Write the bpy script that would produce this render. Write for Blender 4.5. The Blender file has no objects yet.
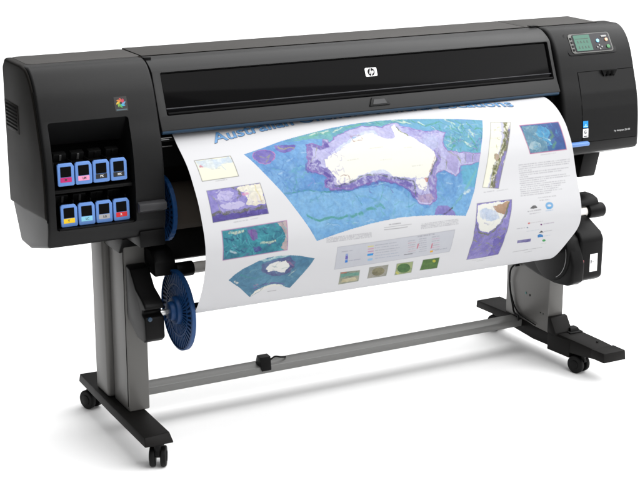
import bpy, bmesh, math, random
import numpy as np
from mathutils import Vector, Matrix

# ---------------------------------------------------------------- camera, light, exposure
sc = bpy.context.scene
COL = sc.collection
YAW, PITCH = math.radians(62.2), math.radians(15.75)
cam_d = bpy.data.cameras.new('camera')
cam = bpy.data.objects.new('camera', cam_d); COL.objects.link(cam)
_d = Vector((math.cos(YAW)*math.cos(PITCH), math.sin(YAW)*math.cos(PITCH), -math.sin(PITCH)))
_r = Vector((math.sin(YAW), -math.cos(YAW), 0)); _u = _r.cross(_d)
cam.matrix_world = Matrix(((_r.x, _u.x, -_d.x, -2.6), (_r.y, _u.y, -_d.y, -4.75), (_r.z, _u.z, -_d.z, 2.2), (0, 0, 0, 1)))
cam_d.sensor_width = 36; cam_d.lens = 36*1460/640
cam_d.clip_start = .05; cam_d.clip_end = 500
sc.camera = cam

W = bpy.data.worlds.new('World'); sc.world = W; W.use_nodes = True
nt = W.node_tree; nt.nodes.clear()
wo = nt.nodes.new('ShaderNodeOutputWorld'); bg = nt.nodes.new('ShaderNodeBackground')
tc = nt.nodes.new('ShaderNodeTexCoord')
dp = nt.nodes.new('ShaderNodeVectorMath'); dp.operation = 'DOT_PRODUCT'; mr = nt.nodes.new('ShaderNodeMapRange'); mr.interpolation_type = 'SMOOTHSTEP'
nt.links.new(tc.outputs['Generated'], dp.inputs[0]); dp.inputs[1].default_value = Vector((.42, -.50, .76)).normalized()
nt.links.new(dp.outputs['Value'], mr.inputs['Value'])
mr.inputs['From Min'].default_value = -.25; mr.inputs['From Max'].default_value = 1
mr.inputs['To Min'].default_value = .03; mr.inputs['To Max'].default_value = 1.15
bg.inputs['Color'].default_value = (1, 1, 1, 1); nt.links.new(mr.outputs[0], bg.inputs['Strength'])
nt.links.new(bg.outputs[0], wo.inputs[0])

def area(name, loc, target, size, sy, power, col=(1, 1, 1)):
    l = bpy.data.lights.new(name, 'AREA'); l.shape = 'RECTANGLE'; l.size = size; l.size_y = sy
    l.energy = power; l.color = col
    o = bpy.data.objects.new(name, l); COL.objects.link(o); o.location = loc
    o.rotation_euler = (Vector(target) - Vector(loc)).to_track_quat('-Z', 'Y').to_euler()
    return o
area('key_softbox', (4.2, -4.2, 6.0), (0, .6, 0), 9.0, 9.0, 270)
area('overhead_softbox', (5.0, -1.2, 6.6), (4.6, -1.2, 0), 12.5, 13.0, 1330)
area('far_floor_fill', (4, 13, 6), (4, 13, 0), 18, 10, 560)  # unseen lamp added to whiten the far floor

sc.view_settings.view_transform = 'Standard'; sc.view_settings.look = 'None'
sc.view_settings.gamma = 1; sc.view_settings.exposure = 0.10
sc.cycles.max_bounces = 8

# ---------------------------------------------------------------- materials
def srgb(c):
    return tuple(((v/255)/12.92 if v/255 <= .04045 else ((v/255+.055)/1.055)**2.4) for v in c)
MATS = {}
def mat(name, col, rough=.5, metal=0, spec=.5, bump=0, bscale=900, var=.06, vscale=6, coat=0, emit=0, aniso=None):
    if name in MATS: return MATS[name]
    m = bpy.data.materials.new(name); m.use_nodes = True; t = m.node_tree; b = t.nodes['Principled BSDF']
    b.inputs['Metallic'].default_value = metal; b.inputs['Specular IOR Level'].default_value = spec
    b.inputs['Coat Weight'].default_value = coat
    tcn = t.nodes.new('ShaderNodeTexCoord'); nz = t.nodes.new('ShaderNodeTexNoise')
    mp = t.nodes.new('ShaderNodeMapping'); t.links.new(tcn.outputs['Object'], mp.inputs[0]); t.links.new(mp.outputs[0], nz.inputs['Vector'])
    if aniso: mp.inputs['Scale'].default_value = aniso
    nz.inputs['Scale'].default_value = vscale; nz.inputs['Detail'].default_value = 6
    mx = t.nodes.new('ShaderNodeMix'); mx.data_type = 'RGBA'
    mx.inputs[6].default_value = (*[v*(1-var) for v in col], 1); mx.inputs[7].default_value = (*[min(1, v*(1+var)) for v in col], 1)
    t.links.new(nz.outputs[0], mx.inputs[0]); t.links.new(mx.outputs[2], b.inputs['Base Color'])
    m2 = t.nodes.new('ShaderNodeMapRange'); m2.inputs['To Min'].default_value = max(.02, rough*.88); m2.inputs['To Max'].default_value = min(1, rough*1.12)
    t.links.new(nz.outputs[0], m2.inputs[0]); t.links.new(m2.outputs[0], b.inputs['Roughness'])
    if bump:
        n2 = t.nodes.new('ShaderNodeTexNoise'); n2.inputs['Scale'].default_value = bscale; n2.inputs['Detail'].default_value = 2
        t.links.new(tcn.outputs['Object'], n2.inputs['Vector'])
        bp = t.nodes.new('ShaderNodeBump'); bp.inputs['Strength'].default_value = bump; bp.inputs['Distance'].default_value = .001
        t.links.new(n2.outputs[0], bp.inputs['Height']); t.links.new(bp.outputs[0], b.inputs['Normal'])
    if emit:
        b.inputs['Emission Strength'].default_value = emit; b.inputs['Emission Color'].default_value = (*col, 1)
    MATS[name] = m; return m
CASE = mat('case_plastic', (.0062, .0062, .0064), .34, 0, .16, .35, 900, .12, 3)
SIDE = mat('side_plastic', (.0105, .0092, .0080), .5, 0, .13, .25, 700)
TOP = mat('top_plastic_lit', (.030, .0275, .025), .5, 0, .3, .25, 700)  # grey-beige, lighter than the case: top light put into the colour
BLACK = mat('black_plastic', (.0032, .0031, .0032), .42, 0, .11, .15, 600)
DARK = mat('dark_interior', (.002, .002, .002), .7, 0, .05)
BROWN = mat('dark_backing', (.016, .011, .009), .6, 0, .15)
GLASS = mat('smoked_window', (.0012, .0011, .0013), .10, 0, .04)
RAIL = mat('rail_plastic', (.0125, .0125, .0128), .36, 0, .22, .2, 900)
STRIP = mat('blue_strip', (.010, .032, .062), .35, 0, .3)
FOOT = mat('foot_plastic', (.0045, .004, .0037), .5, 0, .12, .3, 500)
METAL = mat('grey_painted_metal', (.112, .109, .104), .36, .2, .3, .12, 800, .08, 5, aniso=(1, 1, .15))
MSIDE = METAL
BARM = mat('brushed_bar', (.18, .18, .175), .34, .3, .35, .1, 900, .08, 4, aniso=(.15, 1, 1))
TUBE = mat('light_tube', (.9, .87, .82), .35, 0, .5)
BLUEP = mat('blue_flange', (.005, .038, .125), .4, 0, .3)
NAVY = mat('navy_flange', (.0015, .006, .022), .5, 0, .12)
INKB = mat('ink_blue', [v*.72 for v in srgb((104, 148, 218))], .4, 0, .4)
LEVER = mat('lever_blue', srgb((92, 130, 190)), .4, 0, .4)
ROLLM = mat('roll_paper_shaded', (.045, .037, .031), .7, 0, .1)  # paper darkened: the shade under the hood is put into its colour
STEEL = mat('steel_pin', (.5, .5, .5), .25, .9, .5)
WHITE = mat('white_print', (.82, .82, .82), .5, 0, .3)
RUBBER = mat('caster_rubber', (.004, .004, .004), .55, 0, .15)
GREYT = mat('grey_trim', (.028, .028, .030), .4, 0, .3)
SEAM = mat('seam_dark', (.002, .002, .002), .8, 0, .05)

# ---------------------------------------------------------------- helpers
def link(name, bm, m, parent=None, smooth=True, ang=35):
    bmesh.ops.recalc_face_normals(bm, faces=bm.faces)
    me = bpy.data.meshes.new(name); bm.to_mesh(me); bm.free()
    if smooth:
        me.shade_smooth(); me.set_sharp_from_angle(angle=math.radians(ang))
    if isinstance(m, (list, tuple)):
        for x in m: me.materials.append(x)
    else: me.materials.append(m)
    o = bpy.data.objects.new(name, me); COL.objects.link(o)
    if parent is not None: o.parent = parent
    return o
def thing(name, label, cat, loc=(0, 0, 0), group=None):
    o = bpy.data.objects.new(name, None); COL.objects.link(o); o.location = loc
    o['label'] = label; o['category'] = cat
    if group: o['group'] = group
    return o
def tag(o, label, cat, group=None):
    o['label'] = label; o['category'] = cat
    if group: o['group'] = group
    return o
def keep(o, parent):
    """parent without moving (parents carry no rotation or scale)"""
    o.parent = parent; o.location = o.location - parent_loc(parent); return o
def parent_loc(p):
    v = Vector((0, 0, 0))
    while p is not None: v += p.location; p = p.parent
    return v
def bevel(bm, w, seg=2, ang=28, edges=None):
    if w <= 0: return
    es = edges or [e for e in bm.edges if len(e.link_faces) == 2 and e.calc_face_angle(0) > math.radians(ang)]
    if es: bmesh.ops.bevel(bm, geom=es, offset=w, segments=seg, profile=.5, affect='EDGES', clamp_overlap=True)
def prism_x(prof, x0, x1, bw=0, seg=2, bm=None, ang=28):
    """profile of (y, z) points run along X"""
    new = bmesh.new()
    a = [new.verts.new((x0, y, z)) for y, z in prof]; b = [new.verts.new((x1, y, z)) for y, z in prof]
    new.faces.new(a); new.faces.new(b[::-1]); n = len(prof)
    for i in range(n): new.faces.new((a[i], b[i], b[(i+1) % n], a[(i+1) % n]))
    bmesh.ops.recalc_face_normals(new, faces=new.faces)
    bevel(new, bw, seg, ang)
    return merge(bm, new)
def prism_z(poly, z0, z1, bw=0, seg=2, bm=None, ang=28, top=None):
    new = bmesh.new(); top = top or poly
    a = [new.verts.new((x, y, z0)) for x, y in poly]; b = [new.verts.new((x, y, z1)) for x, y in top]
    new.faces.new(a); new.faces.new(b[::-1]); n = len(poly)
    for i in range(n): new.faces.new((a[i], b[i], b[(i+1) % n], a[(i+1) % n]))
    bmesh.ops.recalc_face_normals(new, faces=new.faces); bevel(new, bw, seg, ang)
    return merge(bm, new)
def merge(bm, new):
    if bm is None: return new
    me = bpy.data.meshes.new('tmp'); new.to_mesh(me); new.free(); bm.from_mesh(me); bpy.data.meshes.remove(me); return bm
def box(x0, x1, y0, y1, z0, z1, bw=0, seg=2, bm=None):
    return prism_x([(y0, z0), (y1, z0), (y1, z1), (y0, z1)], x0, x1, bw, seg, bm)
def cyl(p0, p1, r0, r1=None, n=40, bm=None, bw=0, seg=2):
    new = bmesh.new(); p0 = Vector(p0); p1 = Vector(p1); r1 = r0 if r1 is None else r1
    q = (p1-p0).to_track_quat('Z', 'Y'); A = []; B = []
    for k in range(n):
        a = 2*math.pi*k/n; v = Vector((math.cos(a), math.sin(a), 0))
        A.append(new.verts.new(p0 + q @ (v*r0))); B.append(new.verts.new(p1 + q @ (v*r1)))
    new.faces.new(A[::-1]); new.faces.new(B)
    for k in range(n): new.faces.new((A[k], A[(k+1) % n], B[(k+1) % n], B[k]))
    bmesh.ops.recalc_face_normals(new, faces=new.faces); bevel(new, bw, seg, 50)
    return merge(bm, new)
def tube(pts, r, n=10, bm=None):
    new = bmesh.new(); pts = [Vector(p) for p in pts]; rings = []
    # catmull
    P = [pts[0]*2-pts[1]] + pts + [pts[-1]*2-pts[-2]]; C = []
    for i in range(1, len(P)-2):
        for k in range(8):
            u = k/8; a, b, c, d = P[i-1], P[i], P[i+1], P[i+2]
            C.append(.5*((2*b)+(c-a)*u+(2*a-5*b+4*c-d)*u*u+(3*b-a-3*c+d)*u**3))
    C.append(pts[-1])
    for i, p in enumerate(C):
        t = (C[min(i+1, len(C)-1)]-C[max(i-1, 0)]).normalized(); q = t.to_track_quat('Z', 'Y')
        rings.append([new.verts.new(p + q @ Vector((math.cos(2*math.pi*k/n)*r, math.sin(2*math.pi*k/n)*r, 0))) for k in range(n)])
    for a, b in zip(rings[:-1], rings[1:]):
        for k in range(n): new.faces.new((a[k], a[(k+1) % n], b[(k+1) % n], b[k]))
    new.faces.new(rings[0][::-1]); new.faces.new(rings[-1])
    return merge(bm, new)
def plate(poly, O, U, V, th, bw=0, seg=2, bm=None, off=0):
    """2D polygon (u, v) in a frame, thickness along N = U x V"""
    new = bmesh.new(); O = Vector(O); U = Vector(U).normalized(); V = Vector(V).normalized(); N = U.cross(V)
    a = [new.verts.new(O+U*x+V*y+N*off) for x, y in poly]; b = [new.verts.new(O+U*x+V*y+N*(off+th)) for x, y in poly]
    new.faces.new(a[::-1]); new.faces.new(b); n = len(poly)
    for i in range(n): new.faces.new((a[i], a[(i+1) % n], b[(i+1) % n], b[i]))
    bmesh.ops.recalc_face_normals(new, faces=new.faces); bevel(new, bw, seg, 50)
    return merge(bm, new)
def rrect(x0, y0, x1, y1, r, n=5):
    o = []
    for cx, cy, a0 in ((x1-r, y1-r, 0), (x0+r, y1-r, 90), (x0+r, y0+r, 180), (x1-r, y0+r, 270)):
        for k in range(n+1):
            a = math.radians(a0+90*k/n); o.append((cx+r*math.cos(a), cy+r*math.sin(a)))
    return o
def circ(cx, cy, r, n=24): return [(cx+r*math.cos(2*math.pi*k/n), cy+r*math.sin(2*math.pi*k/n)) for k in range(n)]
def cut(o, cutters):
    """boolean difference, applied to the mesh"""
    hs = []
    for c in cutters:
        me = bpy.data.meshes.new('cut'); bmesh.ops.recalc_face_normals(c, faces=c.faces); c.to_mesh(me); c.free()
        h = bpy.data.objects.new('cut', me); COL.objects.link(h); hs.append(h)
        md = o.modifiers.new('b', 'BOOLEAN'); md.operation = 'DIFFERENCE'; md.object = h; md.solver = 'EXACT'
    dg = bpy.context.evaluated_depsgraph_get(); dg.update()
    me = bpy.data.meshes.new_from_object(o.evaluated_get(dg)); o.modifiers.clear(); old = o.data; o.data = me
    me.shade_smooth(); me.set_sharp_from_angle(angle=math.radians(30))
    for h in hs: d = h.data; bpy.data.objects.remove(h); bpy.data.meshes.remove(d)
    return o
def text_mesh(s, size, italic=False, shear=0, bold=0, spacing=1):
    """2D faces of a line of lettering: verts (x, y), faces"""
    c = bpy.data.curves.new('txt', 'FONT'); c.body = s; c.size = size; c.shear = shear; c.offset = bold; c.space_character = spacing
    c.resolution_u = 3
    o = bpy.data.objects.new('txt', c); COL.objects.link(o)
    dg = bpy.context.evaluated_depsgraph_get(); dg.update()
    me = bpy.data.meshes.new_from_object(o.evaluated_get(dg))
    vs = [(v.co.x, v.co.y) for v in me.vertices]; fs = [tuple(p.vertices) for p in me.polygons]
    bpy.data.objects.remove(o); bpy.data.meshes.remove(me); bpy.data.curves.remove(c)
    return vs, fs
def text_on(s, O, U, V, h, off=.0006, shear=0, bold=0, spacing=1, bm=None):
    vs, fs = text_mesh(s, h, shear=shear, bold=bold, spacing=spacing)
    bm = bm or bmesh.new(); O = Vector(O); U = Vector(U).normalized(); V = Vector(V).normalized(); N = U.cross(V)
    b = [bm.verts.new(O+U*x+V*y+N*off) for x, y in vs]
    for f in fs:
        try: bm.faces.new([b[i] for i in f])
        except ValueError: pass
    return bm

# ---------------------------------------------------------------- setting
bm = bmesh.new()
v = [bm.verts.new(p) for p in ((-2.9, -2.3, 0), (60, -2.3, 0), (60, 60, 0), (-2.9, 60, 0))]; bm.faces.new(v)
floor = link('floor', bm, mat('white_studio_floor', (.95, .95, .95), .8, 0, .1, var=.005), smooth=False)
floor['kind'] = 'structure'

# ---------------------------------------------------------------- printer
printer = thing('large_format_printer', 'black wide format printer on a grey two legged stand with casters', 'printer')
F = [(.04, 1.432), (.0, 1.431), (-.03, 1.418), (-.06, 1.39), (-.085, 1.35), (-.105, 1.30), (-.125, 1.24), (-.145, 1.18), (-.158, 1.12), (-.165, 1.06), (-.168, 1.0)]
def fy(z):
    for (y0, z0), (y1, z1) in zip(F[:-1], F[1:]):
        if z1 <= z <= z0: return y0+(y1-y0)*(z-z0)/(z1-z0)
    return -.168 if z < 1 else .04
def fine(P, n=5):
    """rounder version of an open profile"""
    Q = [(2*P[0][0]-P[1][0], 2*P[0][1]-P[1][1])]+P+[(2*P[-1][0]-P[-2][0], 2*P[-1][1]-P[-2][1])]; out = []
    for i in range(1, len(Q)-2):
        for k in range(n):
            u = k/n; r = []
            for j in (0, 1):
                a, b, c, d = Q[i-1][j], Q[i][j], Q[i+1][j], Q[i+2][j]
                r.append(.5*((2*b)+(c-a)*u+(2*a-5*b+4*c-d)*u*u+(3*b-a-3*c+d)*u**3))
            out.append(tuple(r))
    out.append(P[-1]); return out
FF = fine(F)
# left cabinet
LB = FF + [(-.168, .90), (-.15, .838), (.06, .785), (.17, .786), (.25, .918), (.262, .95), (.262, 1.405), (.235, 1.432)]
left = link('left_cabinet', prism_x(LB, -1.208, -.786, .010, 4, ang=40), CASE, printer)
rec = prism_x([(-.4, 1.262), (-.10, 1.258), (-.045, 1.165), (.04, 1.15), (.04, .898), (-.4, .898)], -1.180, -.896, .008, 2)
cut(left, [rec])
# dark lining of the ink bays
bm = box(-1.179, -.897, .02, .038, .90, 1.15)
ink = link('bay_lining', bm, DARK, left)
bm = box(-1.178, -.898, -.150, .03, 1.022, 1.034, .003); link('bay_shelf', bm, BLACK, left)
for k in range(5):
    for z in (1.035, .900): link('bay_divider', box(-1.1685+k*.0621-.0014+.001, -1.1685+k*.0621+.0014+.001, -.125, .02, z, z+.09, .001), BLACK, left)
bm = box(-1.17, -.905, -.166, -.148, .897, .9035, .002); link('bay_lip', bm, BLACK, left)
# small latches above the cartridges; glints put into the colour of lighter ribs
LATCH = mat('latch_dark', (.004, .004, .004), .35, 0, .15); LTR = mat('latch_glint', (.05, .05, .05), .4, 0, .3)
for r_, (z, zz) in enumerate(((1.112, 1.143), (.962, 1.000))):
    for k in range(4):
        x = -1.158+k*.062
        lt = link('bay_latch', prism_x([(-.085, zz), (-.06, zz+.006), (-.05, z+.01), (-.075, z)], x+.004, x+.05, .003), LATCH, left)
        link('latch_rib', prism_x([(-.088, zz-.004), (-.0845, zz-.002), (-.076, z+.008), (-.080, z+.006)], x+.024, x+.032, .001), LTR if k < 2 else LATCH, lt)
# side panel with louvres
SP = [(y+.007, z-.004) for y, z in FF if z < 1.431] + [(-.158, .97), (-.160, .935), (.10, .918), (.266, .914), (.266, 1.400), (.236, 1.4325), (.05, 1.4325)]
side = link('side_panel', prism_x(SP, -1.2145, -1.180, .010, 4, ang=40), SIDE, printer)
vent = link('vent_grille', plate(rrect(.095, 1.185, .255, 1.285, .012), (-1.228, 0, 0), (0, -1, 0), (0, 0, 1), .002, off=0, bw=.0) if False else box(-1.2157, -1.2140, .095, .255, 1.185, 1.285, .0008), SIDE, side)
for k in range(7): link('louvre_slot', box(-1.2165, -1.2150, .110, .240, 1.196+k*.0125, 1.2015+k*.0125), SEAM, vent)
link('panel_seam', prism_x([(y+.0035, z) for y, z in FF if z < 1.36] + [(-.1645, .93), (-.1585, .93)] + [(y+.0095, z) for y, z in FF[::-1] if z < 1.36], -1.2105, -1.2035), SEAM, side)
# handle ledge
link('handle_ledge', prism_x([(-.166, .968), (-.192, .962), (-.194, .938), (-.166, .925)], -.893, -.792, .004), GREYT, left)
link('lower_right_block', box(-.885, -.79, -.168+.004, -.03, .80, .86, .006), BLACK, left)

# rear housing
link('rear_housing', prism_x([(.10, .82), (.24, .82), (.262, .86), (.262, 1.405), (.235, 1.430), (.045, 1.430), (.045, 1.20), (.10, 1.16)], -.784, 1.212, .006, 3), BROWN, printer)
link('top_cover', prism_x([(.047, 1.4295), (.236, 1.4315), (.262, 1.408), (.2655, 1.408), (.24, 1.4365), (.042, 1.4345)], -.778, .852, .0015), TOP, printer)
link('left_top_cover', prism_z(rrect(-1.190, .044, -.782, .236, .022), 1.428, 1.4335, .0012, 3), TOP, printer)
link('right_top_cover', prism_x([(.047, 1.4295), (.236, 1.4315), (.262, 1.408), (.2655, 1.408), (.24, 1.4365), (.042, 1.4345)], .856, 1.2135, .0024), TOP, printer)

# hood
HP = fine([(.040, 1.4325), (.0, 1.425), (-.035, 1.407), (-.057, 1.389)], 4)
hood = link('hood', prism_x(HP + [(-.116, 1.243), (-.141, 1.199), (-.135, 1.192), (-.05, 1.205), (.044, 1.28)], -.782, .905, .003, 2, ang=40), RAIL, printer)
d = Vector((0, -.116+.057, 1.243-1.389)); L_ = d.length; Vh = Vector((0, .059, .146)).normalized(); Uh = Vector((1, 0, 0)); Nh = Uh.cross(Vh)
HO = Vector((0, -.116, 1.243))
c = plate(rrect(-.752, .002, .890, L_-.002, .006), HO, Uh, Vh, .03, off=-.012)
cut(hood, [c])
win = link('window_glass', plate(rrect(-.750, .004, .888, L_-.004, .005), HO, Uh, Vh, .004, off=-.0115, bw=.001), GLASS, hood)
link('reflection_lip', prism_x([(-.1005, 1.256), (-.112, 1.2555), (-.1165, 1.249), (-.114, 1.245), (-.1, 1.245)], -.748, .886, .0025, 3), GLASS, hood)  # bar added to stand in for the bright reflection along the glass foot
link('reflection_bar', cyl((-.748, -.0975, 1.265), (.886, -.0975, 1.265), .0035, n=12), mat('reflection_gloss', (.008, .008, .011), .25, 0, .25), hood)  # second thin reflection line of the glass, put into a bluish bar
# rail latch
Vr = Vector((0, .025, .044)).normalized()
lat = link('hood_latch', plate([(.040, -.036), (.128, -.036), (.116, -.003), (.056, -.003)], (0, -.116, 1.243), Uh, Vr, .006, bw=.002), CASE, hood)
link('latch_recess', plate([(.054, -.030), (.114, -.030), (.107, -.012), (.062, -.012)], (0, -.116, 1.243), Uh, Vr, .0012, off=.006, bw=.0), GREYT, lat)
link('output_strip', prism_x([(-.1385, 1.199), (-.1405, 1.190), (-.134, 1.184), (-.10, 1.186), (-.10, 1.199)], -.780, .900, .0012), STRIP, printer)
# logo badge on the window: white rounded plate, dark disc, slanted letters
LO = HO + Nh*-.0075
bx, by = .0795, .0955
badge = link('logo_badge', plate([(x*1.0+bx, y+by) for x, y in rrect(-.025, -.0165, .025, .0165, .005)], LO, Uh, Vh, .0012), WHITE, hood)
disc = link('logo_disc', plate([(x+bx, y+by) for x, y in circ(0, 0, .0148, 32)], LO, Uh, Vh, .0006, off=.0012), mat('logo_dark', (.004, .004, .005), .4, 0, .1), badge)
bm = bmesh.new(); s_ = .30
def slant(poly): return [(x+y*s_+bx, y+by) for x, y in poly]
w_ = .0027
for poly in ([(-.0066, -.0060), (-.0066+w_, -.0060), (-.0066+w_, .0146), (-.0066, .0146)],
             [(-.0066+w_, .0022), (-.0006, .0022), (-.0006, .0046), (-.0066+w_, .0046)],
             [(-.0018, -.0060), (-.0018+w_, -.0060), (-.0018+w_, .0036), (-.0018, .0044)],
             [(.0022, -.0146), (.0022+w_, -.0146), (.0022+w_, .0046), (.0022, .0046)],
             [(.0022+w_, .0024), (.0082, .0024), (.0082, .0046), (.0022+w_, .0046)],
             [(.0022+w_, -.0060), (.0082, -.0060), (.0082, -.0038), (.0022+w_, -.0038)],
             [(.0070, -.0050), (.0070+w_, -.0050), (.0070+w_, .0036), (.0070, .0036)]):
    plate(slant(poly), LO, Uh, Vh, .0004, off=.0018, bm=bm)
link('logo_letters', bm, WHITE, badge)

# right cabinet
RB = FF + [(-.168, .955), (-.160, .943), (.0, .893), (.10, .865), (.12, .90), (.12, 1.40), (.09, 1.432)]
right = link('right_cabinet', prism_x(RB, .910, 1.293, .016, 4, ang=40), CASE, printer)
def fsurf(x, z, off):
    """point on the front curve, off metres in front of it"""
    y = fy(z); e = .01; t = Vector((0, fy(z-e)-fy(z+e), -2*e)).normalized(); n = Vector((0, t.z, -t.y))
    if n.y > 0: n = -n
    return Vector((x, y, z)) + n*off
def skin(x0, x1, z0, z1, off, nx=24, nz=40, hole=None, bm=None, r=0, th=.004):
    """thin curved panel following the front curve, with rounded corners"""
    new = bmesh.new(); g = {}
    for i in range(nx+1):
        for j in range(nz+1):
            x = x0+(x1-x0)*i/nx; z = z0+(z1-z0)*j/nz
            g[i, j] = new.verts.new(fsurf(x, z, off))
    for i in range(nx):
        for j in range(nz):
            new.faces.new((g[i, j], g[i+1, j], g[i+1, j+1], g[i, j+1]))
    ex = bmesh.ops.extrude_face_region(new, geom=new.faces[:])
    for v in ex['geom']:
        if isinstance(v, bmesh.types.BMVert): v.co.y += th
    return merge(bm, new)
door = link('ink_door', skin(1.003, 1.276, .990, 1.262, .0016, th=.006), CASE, printer)
link('door_seam', skin(1.0005, 1.2775, .9875, 1.2645, .0006, th=.003), SEAM, door)
link('door_latch', plate([(1.113, 1.2665), (1.192, 1.2665), (1.178, 1.240), (1.170, 1.250), (1.135, 1.250), (1.127, 1.240)], (0, -.1235, 0), (1, 0, 0), (0, 0, 1), .008, bw=.001), BLACK, door)
link('latch_tab', box(1.137, 1.150, -.134, -.122, 1.242, 1.262, .002), SEAM, door); link('latch_tab', box(1.158, 1.171, -.134, -.122, 1.242, 1.262, .002), SEAM, door)
BLUS = mat('sticker_blue', (.0, .24, .62), .45); 
def sticker(x0, x1, z0, z1, m, name, parent, off=.0024):
    zc = (z0+z1)/2; a = fsurf(0, z0, off); b = fsurf(0, z1, off); V = (b-a)
    return link(name, plate([(x0, 0), (x1, 0), (x1, V.length), (x0, V.length)], a, (1, 0, 0), V, .0003), m, parent), a, V
st, a, V = sticker(1.004, 1.029, 1.047, 1.074, BLUS, 'blue_sticker', door)
link('sticker_mark', text_on('e', a+Vector((1.010, -.0008, .006)), (1, 0, 0), V, .022, off=.0008), mat('sticker_cyan', (.35, .7, .9), .5), st)
link('sticker_band', plate([(1.006, .004), (1.027, .004), (1.027, .007), (1.006, .007)], a, (1, 0, 0), V, .0003, off=.0004), mat('sticker_cyan', (.35, .7, .9), .5), st)
st, a, V = sticker(1.0035, 1.030, 1.008, 1.0435, WHITE, 'white_sticker', door)
link('sticker_mark', plate(circ(1.0165, .022, .0075, 20), a, (1, 0, 0), V, .0003, off=.0004), mat('mark_grey', (.15, .15, .16), .5), st)
link('sticker_mark', plate(circ(1.0175, .0235, .0035, 16), a, (1, 0, 0), V, .0003, off=.0008), WHITE, st)
link('sticker_band', plate([(1.007, .003), (1.026, .003), (1.026, .0065), (1.007, .0065)], a, (1, 0, 0), V, .0003, off=.0004), mat('mark_grey2', (.03, .03, .03), .5), st)
link('model_lettering', text_on('hp designjet Z6100', fsurf(1.160, 1.019, .0024), (1, 0, 0), (0, 0, 1), .0105, spacing=1.0), mat('lettering_silver', (.55, .55, .55), .4), door)
# control panel on a tilted plane of the cabinet
zA, zB = 1.330, 1.405
A = fsurf(0, zA, 0); B = fsurf(0, zB, 0); Vc = (B-A).normalized(); Hc = (B-A).length; Uc = Vector((1, 0, 0)); Oc = A + Uc.cross(Vc)*.0015
def cp(poly, th, off, bw=0): return plate(poly, Oc, Uc, Vc, th, bw=bw, off=off)
BEZ = mat('bezel', (.026, .026, .027), .45, 0, .4)
panel = link('control_panel', cp(rrect(.972, -.004, 1.213, Hc+.003, .014), .007, -.004, .0015), CASE, printer)
link('panel_surround', cp(rrect(.991, .002, 1.196, Hc-.003, .012), .0035, .003, .001), mat('panel_silver', (.085, .085, .08), .35, .2), panel)
link('panel_face', cp(rrect(1.008, .007, 1.190, Hc-.006, .008), .002, .006, .0005), mat('panel_face_dark', (.016, .015, .018), .35, 0, .2), panel)
lcd = link('lcd_screen', cp(rrect(1.014, .011, 1.094, Hc-.010, .002), .0012, .0078), mat('lcd_green', (.032, .115, .078), .3, 0, .3, emit=.06), panel)
bm = bmesh.new(); random.seed(4)
for r_ in range(2):
    for k in range(4):
        x = 1.026+k*.0155; y = .021+r_*.0235
        plate([(x, y), (x+.008, y), (x+.008, y+.003), (x, y+.003)], Oc, Uc, Vc, .0003, off=.0091, bm=bm)
        plate([(x+.001, y+.004), (x+.006, y+.004), (x+.006, y+.010), (x+.001, y+.010)], Oc, Uc, Vc, .0003, off=.0091, bm=bm)
plate([(1.02, .062), (1.085, .062), (1.085, .0645), (1.02, .0645)], Oc, Uc, Vc, .0003, off=.0091, bm=bm)
link('screen_icons', bm, mat('lcd_dark', (.004, .03, .018), .4), lcd)
for k in range(4):
    link('panel_button', cp(rrect(.995, .012+k*.0165, 1.005, .022+k*.0165, .002), .0018, .0062, .0006), BLACK, panel)
def pb(x, y, r, m, name='panel_button', th=.003): return link(name, cp(circ(x, y, r, 20), th, .0078, .0008), m, panel)
pb(1.128, .050, .0075, mat('led_blue', (.2, .55, .85), .3, emit=.35), 'indicator_lamp')
pb(1.172, .052, .0070, mat('led_orange', (.85, .36, .22), .3, emit=.35), 'indicator_lamp')
pb(1.172, .022, .0085, mat('key_green', (.03, .16, .05), .4))
for a, b in ((1.118, .022), (1.129, .030), (1.140, .022), (1.129, .014)): pb(a, b, .0040, mat('key_grey', (.2, .2, .2), .4))
link('power_key', cp(rrect(1.150, .064, 1.178, .072, .003), .002, .0078, .0005), mat('key_silver', (.2, .2, .2), .3, .4), panel)
link('loading_lever', prism_x([(-.165, .974), (-.184, .976), (-.186, .990), (-.165, .994)], .90, 1.030, .005, 3), LEVER, printer)
link('roll_support', prism_z([(1.135, -.04), (1.25, -.04), (1.25, .12), (1.135, .12)], .785, .90, .006, top=[(1.135, -.04), (1.285, -.04), (1.285, .12), (1.135, .12)]) if False else
     prism_x([(-.01, .90), (.12, .90), (.12, .80), (.05, .786), (.02, .79)], 1.140, 1.226, .006), BLACK, printer)
# seams between hood and cabinets
link('hinge_notch', box(.876, .912, .0345, .060, 1.4335, 1.4375, .001), BLACK, printer)
link('hinge_notch', box(-.786, -.760, .0, .020, 1.422, 1.4335, .001), BLACK, printer)
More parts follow.
